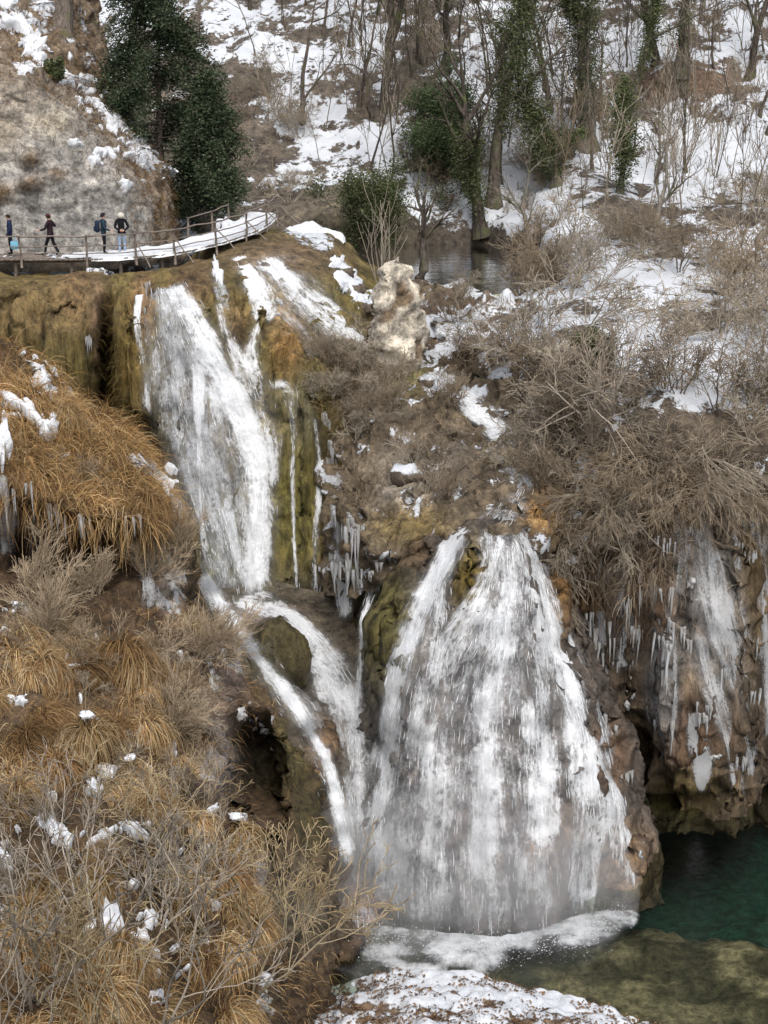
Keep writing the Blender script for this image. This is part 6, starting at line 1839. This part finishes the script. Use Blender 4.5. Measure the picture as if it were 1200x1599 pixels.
def person(label, loc, facing, pose, mats, hood=None, hair=True, cap=None):
    """mats: jacket, trousers, shoes; local frame faces +y"""
    J = {
        'pelvis': ((0, 0, .94), .135), 'waist': ((0, .0, 1.08), .125), 'chest': ((0, .0, 1.30), (.165, .12)), 'collar': ((0, 0, 1.44), .09), 'neck': ((0, .01, 1.50), .055), 'skull': ((0, .02, 1.60), .088), 'crown': ((0, .015, 1.69), .075),
        'hip_l': ((-.10, 0, .88), .10), 'knee_l': ((-.105, .02, .49), .068), 'ankle_l': ((-.11, -.02, .10), .05), 'toe_l': ((-.115, .15, .035), .04),
        'hip_r': ((.10, 0, .88), .10), 'knee_r': ((.105, .02, .49), .068), 'ankle_r': ((.11, -.02, .10), .05), 'toe_r': ((.115, .15, .035), .04),
        'sho_l': ((-.19, 0, 1.40), .075), 'elb_l': ((-.26, -.02, 1.13), .055), 'wri_l': ((-.25, .08, .90), .038), 'palm_l': ((-.245, .11, .82), .034),
        'sho_r': ((.19, 0, 1.40), .075), 'elb_r': ((.26, -.02, 1.13), .055), 'wri_r': ((.25, .08, .90), .038), 'palm_r': ((.245, .11, .82), .034),
    }
    for k, v in pose.items():
        J[k] = (v, J[k][1])
    E = [('pelvis', 'waist'), ('waist', 'chest'), ('chest', 'collar'), ('collar', 'neck'), ('neck', 'skull'), ('skull', 'crown')]
    for s in 'lr':
        E += [('pelvis', 'hip_' + s), ('hip_' + s, 'knee_' + s), ('knee_' + s, 'ankle_' + s), ('ankle_' + s, 'toe_' + s), ('collar', 'sho_' + s), ('sho_' + s, 'elb_' + s), ('elb_' + s, 'wri_' + s), ('wri_' + s, 'palm_' + s)]
    wl_, wr_ = np.array(J['palm_l'][0]), np.array(J['palm_r'][0])
    nz = J['neck'][0][2]
    def zone(c):
        q = np.array(c)
        if c[2] > nz + .01 and abs(c[0]) < .16:
            return 3
        if min(np.linalg.norm(q - wl_), np.linalg.norm(q - wr_)) < .075:
            return 3
        return 0 if c[2] > .86 or (abs(c[0]) > .2 and c[2] > .6) else (1 if c[2] > .12 else 2)
    me = skin_mesh('person', J, E, list(mats) + [SKIN], zone)
    # fingers, thumb, nose and ears belong to the same body
    pol = []
    for s in 'lr':
        w, p_ = np.array(J['wri_' + s][0]), np.array(J['palm_' + s][0])
        d = unit(p_ - w)
        a = unit(np.cross(d, np.array([0, 1.0, .2])))
        b = np.cross(a, d)
        for k, L in enumerate((.066, .078, .072, .055)):
            q = p_ + d * .015 + a * (k - 1.5) * .019
            pol.append((np.array([q, q + d * L * .5 + b * .008, q + d * L * .85 + b * .03]), np.array([.0095, .0085, .007])))
        q = p_ - d * .02 + a * -.032
        pol.append((np.array([q, q + d * .03 - a * .025 + b * .01, q + d * .055 - a * .03 + b * .025]), np.array([.011, .0095, .008])))
    hd = np.array(J['skull'][0])
    pol.append((hd + np.array([[0, .075, .03], [0, .10, 0], [0, .085, -.015]]), np.array([.010, .016, .012])))
    for sx in (-1, 1):
        pol.append((hd + np.array([[sx * .082, 0, .03], [sx * .094, -.01, .01], [sx * .084, 0, -.03]]), np.array([.01, .018, .01])))
    V, F, I = tubes(pol, 6)
    n0 = len(me.vertices)
    import bmesh
    bm = bmesh.new(); bm.from_mesh(me)
    vs = [bm.verts.new(tuple(v)) for v in V]
    for f in F:
        q = bm.faces.new([vs[i] for i in f]); q.material_index = 3; q.smooth = True
    bm.to_mesh(me); bm.free()
    o = link('person', me)
    o.location = tuple(loc)
    o.rotation_euler.z = facing
    tag(o, label, 'person')
    # eyes and mouth
    for sx in (-1, 1):
        e = link('eye', EYE, o); e.location = tuple(hd + np.array([sx * .032, .083, .028]))
    mth = link('mouth', EYE, o); mth.location = tuple(hd + np.array([0, .084, -.04])); mth.scale = (2.2, .6, .5)
    if hood is not None:
        h = link('hood', HOODM[hood], o); h.location = tuple(hd + np.array([0, -.03, 0]))
    if hair:
        h = link('hair', HAIRM, o); h.location = tuple(hd + np.array([0, -.018, .035]))
    if cap is not None:
        h = link('cap', cap, o); h.location = tuple(hd + np.array([0, -.005, .06]))
    return o
def half_dome(name, mat, r, depth, front=.35):
    n, m = 9, 18
    th, ph = np.meshgrid(np.linspace(.02, depth, n), np.linspace(0, 2 * math.pi, m, endpoint=False), indexing='ij')
    th = th * (1 - front * np.clip(np.sin(ph), 0, 1) * (th / depth))
    G = np.stack([np.sin(th) * np.cos(ph), np.sin(th) * np.sin(ph), np.cos(th)], -1) * r
    G = G * (1 + .06 * fbm(G, (14, 14, 14), 2, 5))[..., None]
    G2 = G * .9
    i = np.arange((n - 1) * m)
    r_, c = i // m, i % m
    F = np.stack([r_ * m + c, (r_ + 1) * m + c, (r_ + 1) * m + (c + 1) % m, r_ * m + (c + 1) % m], 1)
    e = np.arange(m)
    rim = np.stack([(n - 1) * m + e, n * m + (n - 1) * m + e, n * m + (n - 1) * m + (e + 1) % m, (n - 1) * m + (e + 1) % m], 1)
    return new_mesh(name, np.concatenate([G.reshape(-1, 3), G2.reshape(-1, 3)]), [F, F[:, ::-1] + n * m, rim], mat)
EYE = lump_mesh('eye', HAIR, 7, .010, 1, 0)
HAIRM = half_dome('hair', HAIR, .112, 1.9, .5)
HOODM = {'fur': half_dome('hood', cloth('pale_fur', (.5, .46, .4)), .15, 2.3, .6)}
CAPM = half_dome('cap', cloth('black_knit', (.02, .02, .025)), .116, 1.5, .2)
CAPR = half_dome('cap', cloth('plum_knit', (.06, .025, .03)), .116, 1.5, .2)

def stand(x, across):
    s = s_of_px(x)
    p, t, n = deck_at(s, across, .0)
    return p[0] + np.array([0, 0, .03])
NAVY, BLACK, JEAN, PLUM, TEAL = cloth('navy_jacket', (.022, .028, .06)), cloth('black_cloth', (.014, .014, .018)), cloth('light_jeans', (.27, .35, .46)), cloth('dark_plum_coat', (.03, .02, .024)), cloth('dark_teal_jacket', (.025, .045, .06))
BOOT = cloth('dark_boots', (.015, .013, .012))
person('person in a dark navy jacket holding a pale blue bag on the boardwalk', stand(12, .75), math.radians(100), {'palm_l': (-.25, .16, .80), 'wri_l': (-.25, .12, .9), 'skull': ((0, .06, 1.59)), 'crown': (0, .06, 1.68)}, (NAVY, BLACK, BOOT))
person('person in a plum coat and dark cap striding with bent arms', stand(76, .75), math.radians(75), {'elb_r': (.30, -.12, 1.18), 'wri_r': (.27, .12, 1.30), 'palm_r': (.25, .2, 1.33), 'elb_l': (-.27, .1, 1.14), 'wri_l': (-.22, .33, 1.08), 'palm_l': (-.2, .41, 1.08),
        'knee_l': (-.10, .16, .50), 'ankle_l': (-.10, .25, .10), 'toe_l': (-.1, .42, .04), 'knee_r': (.1, -.08, .50), 'ankle_r': (.1, -.30, .12), 'toe_r': (.1, -.15, .04), 'skull': (0, .06, 1.59), 'crown': (0, .07, 1.68)}, (PLUM, BLACK, BOOT), None, True, CAPR)
p3 = person('person in a dark teal jacket and black cap facing right, wearing a backpack', stand(166, .75), math.radians(-80), {'elb_r': (.25, .05, 1.13), 'wri_r': (.2, .25, 1.05), 'palm_r': (.18, .33, 1.04)}, (TEAL, BLACK, BOOT), None, True, CAPM)
person('person in black jacket, light jeans and pale fur hood, hands behind back', stand(198, .75), math.radians(15), {'elb_l': (-.29, -.10, 1.14), 'wri_l': (-.10, -.20, 1.02), 'palm_l': (-.02, -.215, 1.0), 'elb_r': (.29, -.10, 1.14), 'wri_r': (.10, -.20, 1.0), 'palm_r': (.02, -.215, 1.02)}, (BLACK, JEAN, BOOT), 'fur', False)

def backpack():
    root = empty('backpack', p3.location, p3.rotation_euler.z)
    tag(root, 'dark blue backpack on the back of the person in the teal jacket', 'backpack')
    mat = cloth('pack_cloth', (.02, .03, .05))
    def soft(nm, sx, sy, sz, c, seed):
        n, m = 12, 18
        th, ph = np.meshgrid(np.linspace(.02, math.pi - .02, n), np.linspace(0, 2 * math.pi, m, endpoint=False), indexing='ij')
        d = np.stack([np.sin(th) * np.cos(ph), np.sin(th) * np.sin(ph), np.cos(th)], -1)
        G = np.sign(d) * np.abs(d) ** .55 * np.array([sx, sy, sz]) / 2 * (1 + .05 * fbm(d, (3, 3, 3), 2, seed))[..., None] + np.array(c)
        i = np.arange((n - 1) * m)
        r_, cc = i // m, i % m
        F = np.stack([r_ * m + cc, (r_ + 1) * m + cc, (r_ + 1) * m + (cc + 1) % m, r_ * m + (cc + 1) % m], 1)
        return link(nm, new_mesh(nm, G, [F], mat), root)
    soft('pack_body', .32, .2, .5, (0, -.25, 1.2), 1)
    soft('pocket', .24, .1, .22, (0, -.36, 1.1), 2)
    for sx in (-1, 1):
        V, F, I = tubes([(np.array([[sx * .11, -.17, 1.38], [sx * .12, -.02, 1.50], [sx * .12, .13, 1.38], [sx * .13, .13, 1.2], [sx * .14, -.05, 1.04], [sx * .12, -.18, 1.02]]), np.full(6, .02))], 5)
        link('strap', new_mesh('strap', V, [F], mat), root)
backpack()
def tote():
    p = stand(12, .75)
    root = empty('bag', p + np.array([.22, -.28, .42]))
    tag(root, 'pale blue shopping bag held by the person in navy', 'bag')
    mat = cloth('pale_blue_bag', (.16, .36, .48))
    n = 7
    V = []
    for z, w, d in ((0, .15, .09), (.03, .17, .10), (.15, .175, .095), (.28, .165, .07), (.33, .15, .04)):
        for a in np.linspace(0, 2 * math.pi, 14, endpoint=False):
            V.append((w * np.sign(math.cos(a)) * abs(math.cos(a)) ** .6, d * np.sign(math.sin(a)) * abs(math.sin(a)) ** .6, z - .1))
    i = np.arange(4 * 14)
    r_, c = i // 14, i % 14
    F = np.stack([r_ * 14 + c, r_ * 14 + (c + 1) % 14, (r_ + 1) * 14 + (c + 1) % 14, (r_ + 1) * 14 + c], 1)
    link('bag_body', new_mesh('bag_body', np.array(V), [F, np.arange(14)[::-1][None]], mat), root)
    for sy in (-.04, .04):
        V, F, I = tubes([(np.array([[-.09, sy, .22], [-.06, sy * .4, .36], [.0, 0, .40], [.06, sy * .4, .36], [.09, sy, .22]]), np.full(5, .012))], 5)
        link('handle', new_mesh('handle', V, [F], mat), root)
tote()
